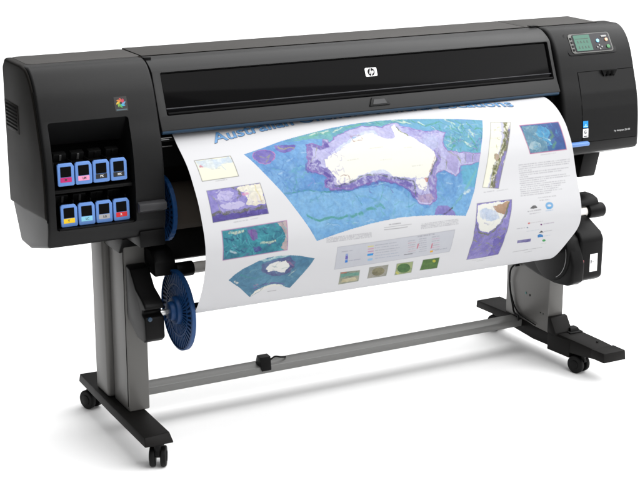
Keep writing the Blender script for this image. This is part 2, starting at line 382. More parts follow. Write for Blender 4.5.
# swirl sticker of eight coloured petals on the left cabinet
fa = fsurf(0, 1.276, .0008); fb = fsurf(0, 1.323, .0008); Vf = fb-fa; Lf = Vf.length
sw = link('swirl_sticker', plate(rrect(-.938, 0, -.892, Lf, .002), fa, (1, 0, 0), Vf, .0004), mat('sticker_grey', (.018, .016, .016), .4, 0, .3), left)
cols = [(228, 70, 60), (224, 44, 92), (110, 170, 220), (60, 190, 230), (70, 190, 90), (130, 190, 60), (244, 200, 20), (246, 140, 30)]
for k, c in enumerate(cols):
    a0 = math.radians(62-45*k); bm = bmesh.new(); poly = []
    for s, sg in ((0, 1), (1, -1)):
        pass
    up, dn = [], []
    for j in range(7):
        q = j/6; rr = .0045+.0125*q; th_ = a0+.75*q; w = .0035*math.sin(math.pi*(q*.8+.15))
        cx, cy = rr*math.cos(th_), rr*math.sin(th_); nx, ny = -math.sin(th_+.5), math.cos(th_+.5)
        up.append((-.915+cx+nx*w, Lf*.56+cy+ny*w)); dn.append((-.915+cx-nx*w, Lf*.56+cy-ny*w))
    link('swirl_petal', plate(up+dn[::-1], fa, (1, 0, 0), Vf, .0003, off=.0006), mat('petal_%d' % k, [v*.5 for v in srgb(c)], .4), sw)
link('sticker_band', plate([(-.934, .003), (-.896, .003), (-.896, .007), (-.934, .007)], fa, (1, 0, 0), Vf, .0003, off=.0006), mat('band_teal', (.04, .09, .11), .5), sw)

# inside of the paper exit
link('platen', box(-.784, .908, -.095, .10, 1.150, 1.168, .003), BLACK, printer)
link('inner_panel', prism_x([(-.03, 1.150), (.098, 1.150), (.098, .83), (.085, .83), (.07, 1.06), (-.02, 1.12)], -.784, .908, .002), BROWN, printer)
for z, x1, y in ((1.166, -.735, -.11), (1.1605, -.745, -.112), (1.128, -.720, -.075)):
    link('paper_guide', box(-.782, x1, y, y+.01, z, z+.0025, .0006), mat('guide_steel', (.30, .30, .30), .35, .5), printer)
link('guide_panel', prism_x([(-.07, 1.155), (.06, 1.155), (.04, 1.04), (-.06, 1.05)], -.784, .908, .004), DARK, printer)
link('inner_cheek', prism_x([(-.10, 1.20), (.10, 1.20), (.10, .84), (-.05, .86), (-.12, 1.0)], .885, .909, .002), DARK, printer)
link('cheek_pin', box(.845, .905, -.12, -.116, 1.128, 1.131), mat('guide_steel', (.3, .3, .3), .35, .5), printer)

# under beam and brackets of the stand
link('under_beam', prism_x([(.0, .69), (.05, .672), (.22, .69), (.24, .80), (.02, .80)], -.800, 1.02, .008), BLACK, printer)
link('under_bracket', prism_x([(-.03, .80), (.2, .80), (.2, .735), (.02, .735)], -.90, -.79, .006), BLACK, printer)
link('under_bracket', prism_x([(-.10, .84), (.10, .84), (.10, .775), (-.06, .79)], -.84, -.775, .006), BLACK, printer)
link('bracket_glint', cyl((-.775, -.045, .722), (-.752, -.045, .722), .013, n=20, bw=.002), mat('glint_grey', (.25, .24, .22), .4), printer)  # light grey stub: a glint put into colour and shape
link('roll_bracket', prism_x([(-.09, .715), (-.05, .75), (.04, .76), (.04, .672), (-.09, .662)], -.806, -.725, .006), BLACK, printer)

# stand legs: front column and rear column each side
def leg(x0, x1, rear, name='leg'):
    front = link(name, prism_z([(x0, 0), (x1, 0), (x1, .155), (x0, .155)], .13, .79, .006, 3), METAL, printer)
    if rear: link('rear_column', prism_z([(x0-.020, .172), (x1-.004, .172), (x1-.004, .305), (x0-.020, .305)], .13, .79, .012, 3), METAL, front)
    return front
l1 = leg(-.888, -.807, True)
l2 = link('leg', prism_z([(1.0, 0), (1.076, 0), (1.076, .312), (1.0, .312)], .13, .88, .005, 3), METAL, printer)
link('column_seam', box(-.8895, -.886, .006, .0085, .15, .79), SEAM, l1)
link('leg_screw', cyl((.9985, .165, .262), (1.0, .165, .262), .006, n=16), mat('screw_teal', (.02, .12, .11), .4), l2)
link('leg_screw', cyl((.9985, .135, .260), (1.0, .135, .260), .005, n=16), BLACK, l2)
for y in (.055, .035): link('leg_screw', cyl((.9988, y, .205), (1.0, y, .205), .003, n=10), BLACK, l2)
bar = link('crossbar', box(-.806, .999, .182, .262, .106, .136, .003), BARM, printer)
clip = link('cable_clip', prism_x([(.172, .120), (.182, .176), (.215, .178), (.23, .138), (.18, .1375)], -.268, -.222, .004), BLACK, bar)
link('clip_lead', tube([(-.222, .20, .150), (-.19, .21, .160), (-.16, .22, .150), (-.13, .235, .140)], .0035), BLACK, clip)

# feet
fl = link('foot', prism_z([(-.925, .47), (-.838, .465), (-.823, .03), (-.820, -.262), (-.930, -.262), (-.930, .1)], .098, .131, .004, 2,
     top=[(-.921, .465), (-.842, .460), (-.826, .03), (-.826, -.235), (-.926, -.250), (-.926, .1)]), FOOT, printer)
def foot_curved():
    """right foot: bowed underside, tapering nose"""
    st = [(.515, .098, .131, .980, 1.113), (.40, .100, .134, .986, 1.113), (.30, .088, .136, .990, 1.113), (.1, .072, .140, .998, 1.118), (-.015, .075, .142, 1.003, 1.124),
          (-.05, .075, .142, 1.006, 1.126), (-.20, .086, .139, 1.022, 1.135), (-.30, .098, .134, 1.034, 1.141), (-.335, .100, .126, 1.038, 1.143)]
    bm = bmesh.new(); R_ = []
    for y, z0, z1, x0, x1 in st: R_.append([bm.verts.new(p) for p in ((x0, y, z0), (x1, y, z0), (x1-.003, y, z1), (x0+.003, y, z1))])
    for a, b in zip(R_[:-1], R_[1:]):
        for k in range(4): bm.faces.new((a[k], a[(k+1) % 4], b[(k+1) % 4], b[k]))
    bm.faces.new(R_[0]); bm.faces.new(R_[-1][::-1]); bmesh.ops.recalc_face_normals(bm, faces=bm.faces); bevel(bm, .004, 2, 40); return bm
fr = link('foot', foot_curved(), FOOT, printer)
link('foot_skirt', prism_z([(1.000, .0), (1.10, .0), (1.115, -.135), (1.014, -.135)], .058, .135, .004), FOOT, fr)
link('foot_nose', prism_z([(1.0285, -.262), (1.144, -.262), (1.148, -.340), (1.034, -.340)], .096, .137, .004, top=[(1.0285, -.262), (1.143, -.262), (1.146, -.336), (1.036, -.336)]), FOOT, fr)
link('foot_bracket', prism_x([(-.001, .205), (-.020, .203), (-.060, .146), (-.060, .135), (-.001, .135)], .997, 1.085, .003), FOOT, fr)
link('foot_pedal', prism_z([(1.065, -.075), (1.118, -.072), (1.118, -.025), (1.070, -.02)], .140, .160, .004, top=[(1.070, -.066), (1.112, -.066), (1.110, -.035), (1.074, -.035)]), BLACK, fr)
link('pedal_rim', prism_z([(1.056, -.085), (1.123, -.085), (1.123, -.018), (1.062, -.014)], .138, .146, .002), BLACK, fr)
for x, y in ((-.875, -.19), ): pass
link('foot_screw', cyl((1.10, -.21, .1395), (1.10, -.21, .1425), .005, n=12), BLACK, fr)

def caster(x, y, rot, top=.10):
    c = link('caster', cyl((x, y, .060), (x, y, top), .013, n=20, bw=.002), BLACK, printer)
    def tr(bm):
        bmesh.ops.rotate(bm, verts=bm.verts, cent=(0, 0, 0), matrix=Matrix.Rotation(rot, 3, 'Z'))
        bmesh.ops.translate(bm, verts=bm.verts, vec=(x, y, 0)); return bm
    for s in (-1, 1):
        link('wheel', tr(cyl((s*.009, .018, .038), (s*.030, .018, .038), .038, n=40, bw=.005, seg=3)), RUBBER, c)
        link('wheel_cap', tr(cyl((s*.030, .018, .038), (s*.0325, .018, .038), .020, n=28, bw=.001)), BLACK, c)
    hood_ = [(-.018, .052), (-.010, .074), (.010, .086), (.032, .078), (.050, .060), (.044, .040), (.018, .030)]
    link('fork', tr(prism_x(hood_, -.0085, .0085, .002)), BLACK, c)
    link('caster_plate', cyl((x, y, top-.010), (x, y, top-.0005), .026, n=24, bw=.002), BLACK, c)
    return c
caster(-.872, -.232, math.radians(-27)); caster(-.885, .405, math.radians(22))
caster(1.052, -.178, math.radians(14)); caster(1.06, .43, math.radians(20))

# take-up drive on the left leg
link('left_drive_housing', prism_x([(-.004, .700), (-.05, .695), (-.10, .635), (-.155, .612), (-.185, .595), (-.190, .580), (-.160, .570), (-.158, .556), (-.185, .548), (-.190, .47), (-.165, .452), (-.10, .452), (-.004, .505)], -.885, -.812, .010, 3), BLACK, printer)
link('drive_button', cyl((-.868, -.1845, .545), (-.868, -.193, .545), .008, n=20, bw=.001), mat('button_blue', (.008, .03, .06), .4), printer)
# right drive
mot = link('right_drive_housing', prism_x([(.0, .40), (-.10, .395), (-.19, .412), (-.215, .428), (-.215, .592), (-.195, .618), (-.10, .662), (-.02, .668), (.10, .60), (.18, .46), (.12, .42)], .985, 1.105, .014, 4), BLACK, printer)
link('drive_cone', cyl((.922, -.09, .530), (.960, -.09, .530), .124, .130, n=72, bw=.004), BLACK, mot)
link('drive_skirt', prism_x([(.17, .425), (.0, .402), (-.115, .395), (-.205, .405), (-.238, .428), (-.240, .50), (-.195, .60), (-.09, .668), (.06, .63), (.16, .53)], .930, .992, .010, 3), BLACK, mot)
bm = bmesh.new()
prev = None
for k in range(31):
    a = math.radians(-62+k*2.6+0); ring = []
    for rr, xx in ((.112, .9225), (.112, .9212), (.1145, .9212), (.1145, .9225)):
        ring.append(bm.verts.new((xx, -.09-rr*math.cos(a), .530+rr*math.sin(a))))
    if prev:
        for q in range(4): bm.faces.new((prev[q], prev[(q+1) % 4], ring[(q+1) % 4], ring[q]))
    prev = ring
link('cone_highlight', bm, mat('highlight_grey', (.22, .22, .22), .4), mot)  # pale arc on black: highlight along the cone edge put into colour
lab = link('drive_sticker', plate(rrect(1.035, .455, 1.073, .530, .001), (0, -.2153, 0), (1, 0, 0), (0, 0, 1), .0006), WHITE, mot)
bm = bmesh.new()
for q in ([(1.038, .497), (1.072, .497), (1.072, .4985), (1.038, .4985)], [(1.052, .460), (1.0525, .460), (1.0525, .526), (1.052, .526)], [(1.038, .490), (1.044, .490), (1.044, .506), (1.038, .506)], [(1.055, .47), (1.066, .47), (1.066, .4715), (1.055, .4715)]):
    plate(q, (0, -.2159, 0), (1, 0, 0), (0, 0, 1), .0003, bm=bm)
link('sticker_print', bm, mat('mark_grey', (.15, .15, .16), .5), lab)
for z, c in ((.500, (.25, .06, .07)), (.465, (.16, .16, .17))):
    link('drive_button', box(.989, 1.003, -.219, -.214, z-.010, z+.010, .002), mat('button_%d' % int(z*1000), c, .4), mot)
# deflector bar arm at the right and its cap
link('bar_arm', prism_x([(-.05, .735), (-.085, .725), (-.10, .700), (-.085, .690), (-.03, .700), (-.0, .735)], 1.0, 1.165, .008), BLACK, printer)
link('bar_cap', cyl((1.105, -.085, .667+.005), (1.190, -.085, .667+.005), .031, n=32, bw=.008, seg=3), BLACK, printer)
# power lead on the right leg
link('power_lead', tube([(.995, .215, .385), (.990, .235, .375), (.985, .262, .345), (.990, .275, .29), (.990, .262, .23), (.992, .25, .19), (.992, .235, .155), (.988, .20, .148), (.97, .17, .142)], .0042), BLACK, printer)
link('power_lead', tube([(.992, .262, .23), (.992, .235, .185), (.993, .20, .16), (.993, .14, .15), (.994, .08, .143)], .003), BLACK, printer)
pl = link('lead_plug', cyl((.975, .215, .40), (1.0, .205, .42), .017, n=20, bw=.003), BLACK, printer)
link('plug_collar', cyl((.985, .213, .372), (.985, .222, .392), .011, n=16, bw=.002), BLACK, pl)

# ---------------------------------------------------------------- deflector bar (lies in the two arms)
tubeo = thing('deflector_bar', 'pale grey metal tube running behind the hanging sheet, below the paper roll', 'tube', (-.72, -.08, .676))
keep(link('tube', cyl((-.66, -.08, .676), (1.11, -.08, .671), .0205, n=40), TUBE), tubeo)
keep(link('end_collar', cyl((-.725, -.08, .676), (-.658, -.08, .676), .027, n=32, bw=.003), BLACK), tubeo)

# ---------------------------------------------------------------- flanges
def flange(x, y, z, R, ribs, parent, teeth=False):
    P_ = []
    bm = cyl((x, y, z), (x+.006, y, z), R*.985, n=96); P_.append(link('flange_plate', bm, NAVY))
    bm = bmesh.new(); n = 120
    prof = [(R*.955, -.006), (R, -.004), (R, .010), (R*.955, .010)]
    rings = []
    for k in range(n):
        a = 2*math.pi*k/n; rr = 1+(.012 if teeth and k % 4 < 2 else 0)
        rings.append([bm.verts.new((x+dx, y+rr_*rr*math.cos(a), z+rr_*rr*math.sin(a))) for rr_, dx in prof])
    for k in range(n):
        a, b = rings[k], rings[(k+1) % n]
        for q in range(4): bm.faces.new((a[q], a[(q+1) % 4], b[(q+1) % 4], b[q]))
    P_.append(link('flange_rim', bm, BLUEP, ang=50))
    bm = bmesh.new()
    for k in range(ribs):
        a = 2*math.pi*k/ribs; da = .18
        for (r0, r1, sh) in ((R*.36, R*.63, 0), (R*.66, R*.94, .5)):
            aa = a+sh*2*math.pi/ribs; w = math.pi/ribs*.42
            pts = []
            for rr, o in ((r0, -w*1.3), (r0, w*1.3), (r1, w+da*.4), (r1, -w+da*.4)):
                pts.append((rr*math.cos(aa+o), rr*math.sin(aa+o)))
            plate([(p[0], p[1]) for p in pts], (x, y, z), (0, -1, 0), (0, 0, 1), .003, bm=bm, off=0)
    o = link('flange_ribs', bm, BLUEP); P_.append(o)
    bm = bmesh.new(); n = 96; prof = [(R*.625, -.0035), (R*.665, -.0035), (R*.665, 0), (R*.625, 0)]; rings = []
    for k in range(n):
        a = 2*math.pi*k/n; rings.append([bm.verts.new((x+dx, y+rr_*math.cos(a), z+rr_*math.sin(a))) for rr_, dx in prof])
    for k in range(n):
        a, b = rings[k], rings[(k+1) % n]
        for q in range(4): bm.faces.new((a[q], a[(q+1) % 4], b[(q+1) % 4], b[q]))
    P_.append(link('flange_ring', bm, BLUEP))
    h = link('flange_hub', cyl((x-.018, y, z), (x-.0, y, z), R*.33, R*.36, n=48, bw=.003), BLUEP); P_.append(h)
    P_.append(link('hub_nose', cyl((x-.036, y, z), (x-.018, y, z), R*.22, R*.25, n=12, bw=.003), BLUEP))
    for o in P_: keep(o, parent)
take = thing('take_up_spindle', 'dark tube with big blue slotted flange at its end, below the sheet on the left', 'spindle', (-.745, -.136, .545))
flange(-.742, -.136, .545, .146, 44, take)
keep(link('spindle_pin', cyl((-.815, -.136, .545), (-.772, -.136, .545), .011, n=24, bw=.002), STEEL), take)
keep(link('pin_tip', cyl((-.830, -.136, .545), (-.812, -.136, .545), .015, n=24, bw=.002), TUBE), take)
keep(link('spindle_tube', cyl((-.736, -.136, .545), (.93, -.136, .545), .016, n=32), BLACK), take)

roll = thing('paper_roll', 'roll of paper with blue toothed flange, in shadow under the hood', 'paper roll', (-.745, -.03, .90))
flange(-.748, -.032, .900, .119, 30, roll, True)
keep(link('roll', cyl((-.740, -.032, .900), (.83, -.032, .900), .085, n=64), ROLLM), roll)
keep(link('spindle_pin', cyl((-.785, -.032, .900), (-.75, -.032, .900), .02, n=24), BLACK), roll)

# ---------------------------------------------------------------- ink cartridges
INKS = [[('magenta', (196, 10, 110)), ('light pink', (246, 160, 200)), ('black', (22, 22, 24)), ('photo black', (28, 28, 30))],
        [('yellow', (250, 208, 10)), ('pale cyan', (140, 214, 240)), ('light grey', (176, 176, 180)), ('red', (222, 24, 32))]]
LAB = [['blue fronted ink cartridge with magenta label, leftmost in the upper row', 'blue fronted ink cartridge with light pink label, upper row',
        'ink cartridge with black label, upper row beside the pink labelled one', 'ink cartridge with black label, upper row, rightmost and directly above the red one'],
       ['blue fronted ink cartridge with yellow label, leftmost in the lower row', 'blue fronted ink cartridge with pale cyan label, lower row',
        'blue fronted ink cartridge with grey label, lower row', 'blue fronted ink cartridge with red label, rightmost in the lower row']]
def cartridge(x, y, z, ink, label, lettering):
    t = thing('ink_cartridge', label, 'ink cartridge', (x, y, z), 'ink cartridges in the left cabinet')
    w, h = .0585, .077
    poly = [(.004, 0), (w-.004, 0), (w, .004), (w, h-.012), (w-.008, h), (.006, h), (0, h-.006), (0, .004)]
    O, U, V = Vector((0, 0, 0)), Vector((1, 0, 0)), Vector((0, .03, 1)).normalized()
    link('front_plate', plate(poly, O, U, V, .010, off=-.010, bw=.0022, seg=3), INKB, t)
    link('window_recess', plate(rrect(.010, h*.40, w-.011, h-.011, .002), O, U, V, .0006, off=.0), mat('cart_black', (.0015, .0015, .0015), .4, 0, .06), t)
    link('colour_label', plate(rrect(.009, h*.17, w-.010, h*.38, .001), O, U, V, .0005, off=.0), mat('ink_'+ink[0].replace(' ', '_'), [v*.75 for v in srgb(ink[1])], .45), t)
    link('label_lettering', text_on(lettering, O+U*.024+V*(h*.235), U, V, .0105, off=.0009, bold=.0003), mat('lettering_dark' if sum(ink[1]) > 300 else 'lettering_pale', (.03, .03, .03) if sum(ink[1]) > 300 else (.6, .6, .6), .5), t)
    link('cartridge_body', box(.006, w-.006, .0112, .13, .004, h-.008, .003), BLACK, t)
    return t
LET = [['M', 'LM', 'PK', 'MK'], ['Y', 'LC', 'LG', 'R']]
for r_, (x0, z) in enumerate(((-1.1625, 1.0465), (-1.1580, .8965+.008))):
    for k in range(4):
        cartridge(x0+k*.0622, -.149, z, INKS[r_][k], LAB[r_][k], LET[r_][k])

# ---------------------------------------------------------------- the printed sheet

XL,XR=-.73,.83
LP=[(.06,1.172),(-.03,1.178),(-.08,1.178),(-.105,1.175),(-.149,1.144),(-.205,1.108),(-.246,1.075),(-.290,1.022),(-.326,.970),(-.358,.900),(-.373,.850),(-.375,.805),(-.362,.736),(-.325,.653),(-.268,.577),(-.20,.548),(-.13,.550)]
RP=[(.06,1.172),(-.03,1.182),(-.08,1.185),(-.115,1.184),(-.168,1.176),(-.226,1.149),(-.276,1.107),(-.306,1.066),(-.331,1.020),(-.361,.926),(-.382,.871),(-.402,.812),(-.407,.765),(-.393,.715),(-.342,.652),(-.252,.560),(-.19,.533),(-.12,.530)]
def smooth(P,n=400):
    P=np.array(P,float); Q=np.vstack([2*P[0]-P[1],P,2*P[-1]-P[-2]])
    out=[]
    for i in range(1,len(Q)-2):
        for k in range(24):
            u=k/24.; a,b,c,d=Q[i-1],Q[i],Q[i+1],Q[i+2]
            out.append(.5*((2*b)+(-a+c)*u+(2*a-5*b+4*c-d)*u*u+(-a+3*b-3*c+d)*u**3))
    out.append(P[-1]); out=np.array(out)
    L=np.concatenate([[0],np.cumsum(np.hypot(*np.diff(out,axis=0).T))]); L/=L[-1]
    t=np.linspace(0,1,n+1)
    r=np.stack([np.interp(t,L,out[:,0]),np.interp(t,L,out[:,1])],1)
    for _ in range(6):
        r[1:-1]=(r[:-2]+2*r[1:-1]+r[2:])/4
    return r
LC,RC=smooth(LP),smooth(RP)

PRINTS = [
("B", (82, 142, 206), (126, 178, 224), 3.5, 0, ((1400, 2854), (1889, 2685), (2394, 2480), (2807, 2366), (3220, 2267), (3780, 2136), (4246, 2078), (4655, 2047), (5136, 2055), (5529, 2099), (5966, 2177), (6680, 2347), (7187, 2492), (7758, 2675), (7624, 3084), (7485, 3491), (7324, 3976), (7151, 4573), (6990, 5128), (6796, 5609), (6638, 5949), (6212, 5861), (5887, 5802), (5537, 5758), (5188, 5728), (4868, 5713), (4467, 5743), (4068, 5794), (3542, 5898), (3102, 6017), (2696, 6146), (2498, 5603), (2287, 5069), (2067, 4511), (1891, 4098), (1676, 3570))),
("P", (112, 170, 222), (138, 192, 232), 4, 0, ((2067, 4511), (2703, 4434), (3432, 4659), (4488, 4562), (4985, 4812), (5202, 5185), (5560, 5547), (5970, 5545), (6431, 5211), (6692, 4741), (7078, 4801), (6967, 5193), (6796, 5609), (6638, 5949), (5537, 5758), (4868, 5713), (4068, 5794), (3102, 6017), (2696, 6146), (2498, 5603), (2287, 5069))),
("P", (92, 158, 188), (124, 192, 186), 6, 0, ((2471, 2475), (2804, 2376), (3217, 2277), (3777, 2146), (4242, 2088), (4651, 2057), (5133, 2066), (5525, 2109), (5962, 2188), (6676, 2358), (5813, 2445), (5397, 2238), (5054, 2366), (4613, 2172), (4231, 2283), (3811, 2528), (3493, 2810), (3424, 2608), (3137, 2539), (2774, 2475))),
("P", (108, 170, 208), (104, 178, 200), 5, 0, ((5962, 2188), (6676, 2358), (7183, 2502), (7749, 2683), (7618, 3083), (7485, 3491), (7354, 3874), (6847, 3809), (6489, 3676), (6424, 3271), (6624, 2978), (6398, 2821), (6068, 2820), (5721, 2553))),
("P", (110, 186, 214), (90, 170, 205), 5, 0, ((6762, 4255), (7269, 4247), (7151, 4573), (7000, 5061), (6702, 4879), (6702, 4470))),
("L", (70, 160, 120), (70, 160, 120), 0, 6.0, ((5927, 2282), (6168, 2605), (6620, 2506), (6836, 2843), (7031, 3099))),
("L", (70, 160, 120), (70, 160, 120), 0, 6.0, ((7043, 2500), (7151, 2906), (7199, 3291), (7299, 3792))),
("L", (70, 160, 120), (70, 160, 120), 0, 6.0, ((6626, 3147), (6784, 3486), (6600, 3676))),
("L", (70, 160, 120), (70, 160, 120), 0, 6.0, ((7294, 2658), (7389, 3040), (7602, 2994))),
("L", (220, 236, 214), (220, 236, 214), 0, 6.0, ((6788, 2429), (6974, 2686))),
("L", (220, 236, 214), (220, 236, 214), 0, 6.0, ((7269, 3059), (7316, 3273))),
("L", (220, 236, 214), (220, 236, 214), 0, 6.0, ((6945, 3401), (7143, 3619))),
("L", (220, 236, 214), (220, 236, 214), 0, 6.0, ((5676, 2218), (5872, 2433))),
("L", (220, 236, 214), (220, 236, 214), 0, 6.0, ((5434, 2133), (5704, 2293))),
("L", (220, 236, 214), (220, 236, 214), 0, 6.0, ((3816, 2349), (4082, 2174))),
("L", (220, 236, 214), (220, 236, 214), 0, 6.0, ((3401, 2350), (3693, 2244))),
("L", (220, 236, 214), (220, 236, 214), 0, 6.0, ((3162, 2373), (3416, 2301))),
("L", (220, 236, 214), (220, 236, 214), 0, 6.0, ((6159, 2553), (6060, 2371))),
("L", (110, 190, 140), (110, 190, 140), 0, 5.0, ((2914, 2434), (3299, 2428), (3719, 2325))),
("L", (110, 190, 140), (110, 190, 140), 0, 5.0, ((2510, 2514), (2879, 2550), (3199, 2504))),
("L", (110, 190, 140), (110, 190, 140), 0, 5.0, ((4163, 2168), (4574, 2128))),
("L", (60, 150, 150), (60, 150, 150), 0, 6.0, ((2101, 4449), (2378, 4429), (2553, 4428), (2686, 4383), (2771, 4480), (3039, 4552), (3319, 4555))),
("L", (60, 150, 150), (60, 150, 150), 0, 4.0, ((3065, 4547), (3452, 4527), (3740, 4676), (3860, 4932), (3935, 5146))),
("L", (78, 160, 150), (78, 160, 150), 0, 7.0, ((2535, 5278), (2650, 5364), (2815, 5459), (2920, 5427), (3101, 5408), (3274, 5454), (3460, 5402), (3633, 5464), (3772, 5387), (3904, 5376), (4070, 5303), (4229, 5296))),
("L", (78, 160, 150), (78, 160, 150), 0, 7.0, ((2556, 5309), (2671, 5395), (2837, 5489), (2942, 5457), (3123, 5438), (3296, 5484), (3482, 5432), (3656, 5495), (3795, 5418), (3926, 5406), (4092, 5333), (4251, 5326))),
("L", (86, 165, 155), (86, 165, 155), 0, 11.0, ((4289, 5238), (4422, 5227), (4491, 5305))),
("L", (90, 170, 170), (90, 170, 170), 0, 4.0, ((4371, 5218), (4542, 4740), (4514, 4395))),
("L", (90, 168, 175), (90, 168, 175), 0, 4.0, ((4500, 5239), (4218, 4991), (4176, 4917))),
("L", (90, 168, 175), (90, 168, 175), 0, 3.0, ((5039, 5395), (5316, 5338))),
("L", (80, 160, 190), (80, 160, 190), 0, 3.0, ((5196, 4845), (5097, 5572))),
("L", (84, 160, 175), (84, 160, 175), 0, 6.0, ((2454, 3752), (2434, 4107), (2289, 4362))),
("L", (90, 168, 190), (90, 168, 190), 0, 5.0, ((2626, 3527), (2334, 3730), (2725, 3656))),
("L", (120, 190, 210), (120, 190, 210), 0, 8.0, ((2556, 3624), (2715, 3581), (2565, 3699))),
("L", (90, 170, 140), (90, 170, 140), 0, 8.0, ((6622, 5241), (6389, 5510), (6168, 5746))),
("L", (226, 240, 232), (226, 240, 232), 0, 12.0, ((6698, 5202), (6848, 5140))),
("L", (120, 190, 190), (120, 190, 190), 0, 8.0, ((7123, 4466), (6756, 5092))),
("L", (150, 190, 226), (150, 190, 226), 0, 2.0, ((2861, 4732), (2938, 4724))),
("L", (150, 190, 226), (150, 190, 226), 0, 2.0, ((3044, 4695), (3121, 4688))),
("L", (150, 190, 226), (150, 190, 226), 0, 2.0, ((2678, 4599), (2754, 4592))),
("L", (150, 190, 226), (150, 190, 226), 0, 2.0, ((3535, 4845), (3614, 4837))),
("L", (150, 190, 226), (150, 190, 226), 0, 2.0, ((3721, 4808), (3800, 4801))),
("L", (150, 190, 226), (150, 190, 226), 0, 2.0, ((3968, 4714), (4047, 4707))),
("L", (150, 190, 226), (150, 190, 226), 0, 2.0, ((4100, 4702), (4180, 4695))),
("L", (150, 190, 226), (150, 190, 226), 0, 2.0, ((2853, 4287), (2931, 4280))),
("L", (150, 190, 226), (150, 190, 226), 0, 2.0, ((4958, 5010), (5040, 5003))),
("L", (150, 190, 226), (150, 190, 226), 0, 2.0, ((5279, 5028), (5361, 5021))),
("L", (170, 205, 235), (170, 205, 235), 0, 3.5, ((2366, 3347), (2539, 3246))),
("L", (170, 205, 235), (170, 205, 235), 0, 3.5, ((2773, 3112), (2884, 3073))),
("L", (170, 205, 235), (170, 205, 235), 0, 3.5, ((2061, 3734), (2246, 3677))),
("L", (170, 205, 235), (170, 205, 235), 0, 3.5, ((2169, 3934), (2330, 3874))),
("L", (170, 205, 235), (170, 205, 235), 0, 3.5, ((2998, 5649), (3326, 5692))),
("L", (170, 205, 235), (170, 205, 235), 0, 3.5, ((3481, 5691), (3790, 5697))),
("L", (170, 205, 235), (170, 205, 235), 0, 3.5, ((3973, 5688), (4183, 5683))),
("L", (170, 205, 235), (170, 205, 235), 0, 3.5, ((4284, 4521), (4653, 4520))),
("L", (170, 205, 235), (170, 205, 235), 0, 3.5, ((6157, 4402), (6284, 4473))),
("L", (170, 205, 235), (170, 205, 235), 0, 3.5, ((6270, 4778), (6409, 4776))),
("L", (170, 205, 235), (170, 205, 235), 0, 3.5, ((6551, 4958), (6666, 4941))),
("L", (170, 205, 235), (170, 205, 235), 0, 3.5, ((6743, 3128), (6887, 3113))),
("L", (170, 205, 235), (170, 205, 235), 0, 3.5, ((6627, 2800), (6735, 2729))),
("S", (70, 158, 140), (34, 10, 0), 0, 4.0, ((6574, 2332), (7767, 2613), (7408, 3810), (6175, 3604))),
("S", (200, 226, 214), (16, 7, 0), 0, 3.0, ((6574, 2332), (7767, 2613), (7408, 3810), (6175, 3604))),
("S", (60, 128, 176), (20, 8, 0), 0, 6.0, ((6574, 2332), (7767, 2613), (7408, 3810), (6175, 3604))),
("S", (76, 160, 150), (26, 9, 0), 0, 4.0, ((3182, 1556), (5626, 2205), (5375, 2945), (2928, 2386))),
("S", (212, 232, 214), (14, 7, 0), 0, 3.0, ((3182, 1556), (5626, 2205), (5401, 2861), (2957, 2290))),
("S", (84, 146, 200), (40, 9, 0), 0, 3.0, ((1706, 2721), (3485, 3113), (3150, 4847), (1328, 4535))),
("S", (74, 130, 194), (26, 10, 0), 0, 5.0, ((1764, 3169), (2907, 3393), (2693, 4500), (1536, 4298))),
("S", (96, 172, 180), (16, 8, 0), 0, 3.0, ((2147, 3437), (3357, 3661), (3150, 4847), (1924, 4639))),
("S", (96, 160, 196), (40, 9, 0), 0, 3.0, ((2960, 4409), (6876, 5042), (6776, 6647), (2774, 5950))),
("S", (100, 176, 176), (26, 8, 0), 0, 3.0, ((3447, 4560), (6866, 5109), (6751, 6318), (3297, 5740))),
("S", (142, 190, 228), (22, 12, 0), 0, 5.0, ((3197, 4518), (6866, 5109), (6764, 6534), (3030, 5894))),
("P", (208, 204, 238), (186, 182, 226), 7, 0, ((2758, 3735), (2763, 3714), (2846, 3267), (2976, 2831), (3063, 2750), (3132, 2775), (3331, 2975), (3415, 2639), (3546, 2674), (3503, 2849), (3784, 2581), (4233, 2332), (4561, 2214), (4869, 2281), (5070, 2439), (5340, 2268), (5500, 2297), (5561, 2463), (5803, 2670), (6079, 2868), (6423, 2871), (6595, 3007), (6410, 3261), (6421, 3498), (6479, 3685), (6816, 3822), (7060, 3855), (7363, 3886), (7271, 4230), (6947, 4287), (6711, 4223), (6658, 4460), (6555, 4522), (6505, 4562), (6277, 4334), (6106, 4342), (6005, 4498), (5939, 4740), (5902, 5318), (5693, 5443), (5407, 5346), (5361, 5075), (5192, 4777), (4930, 4555), (4619, 4395), (4248, 4410), (3971, 4511), (3729, 4566), (3481, 4504), (3262, 4512), (3116, 4384), (3104, 4261), (3212, 4097), (2985, 3860))),
("L", (92, 70, 164), (92, 70, 164), 0, 34.0, ((2818, 3691), (3003, 3772), (3246, 3950), (3302, 4120))),
("L", (94, 76, 170), (94, 76, 170), 0, 31.0, ((3188, 4258), (3287, 4431), (3492, 4431), (3716, 4482), (3983, 4438), (4260, 4339), (4631, 4324), (4928, 4463), (5144, 4634), (5301, 4862), (5380, 5078))),
("P", (214, 214, 238), (190, 186, 226), 8, 0, ((3284, 4081), (3414, 4139), (3564, 4305), (3397, 4380), (3235, 4283))),
("L", (124, 106, 186), (124, 106, 186), 0, 28.0, ((6202, 3609), (6151, 3893), (6005, 4152), (5890, 4445), (5843, 4881), (5832, 5252))),
("L", (104, 82, 170), (104, 82, 170), 0, 22.0, ((3006, 2860), (2939, 3206), (2827, 3564), (2846, 3678))),
("L", (92, 70, 164), (92, 70, 164), 0, 20.0, ((3024, 2841), (3162, 2894), (3282, 3012), (3433, 2931))),
("L", (92, 70, 164), (92, 70, 164), 0, 16.0, ((3440, 2729), (3445, 2978))),
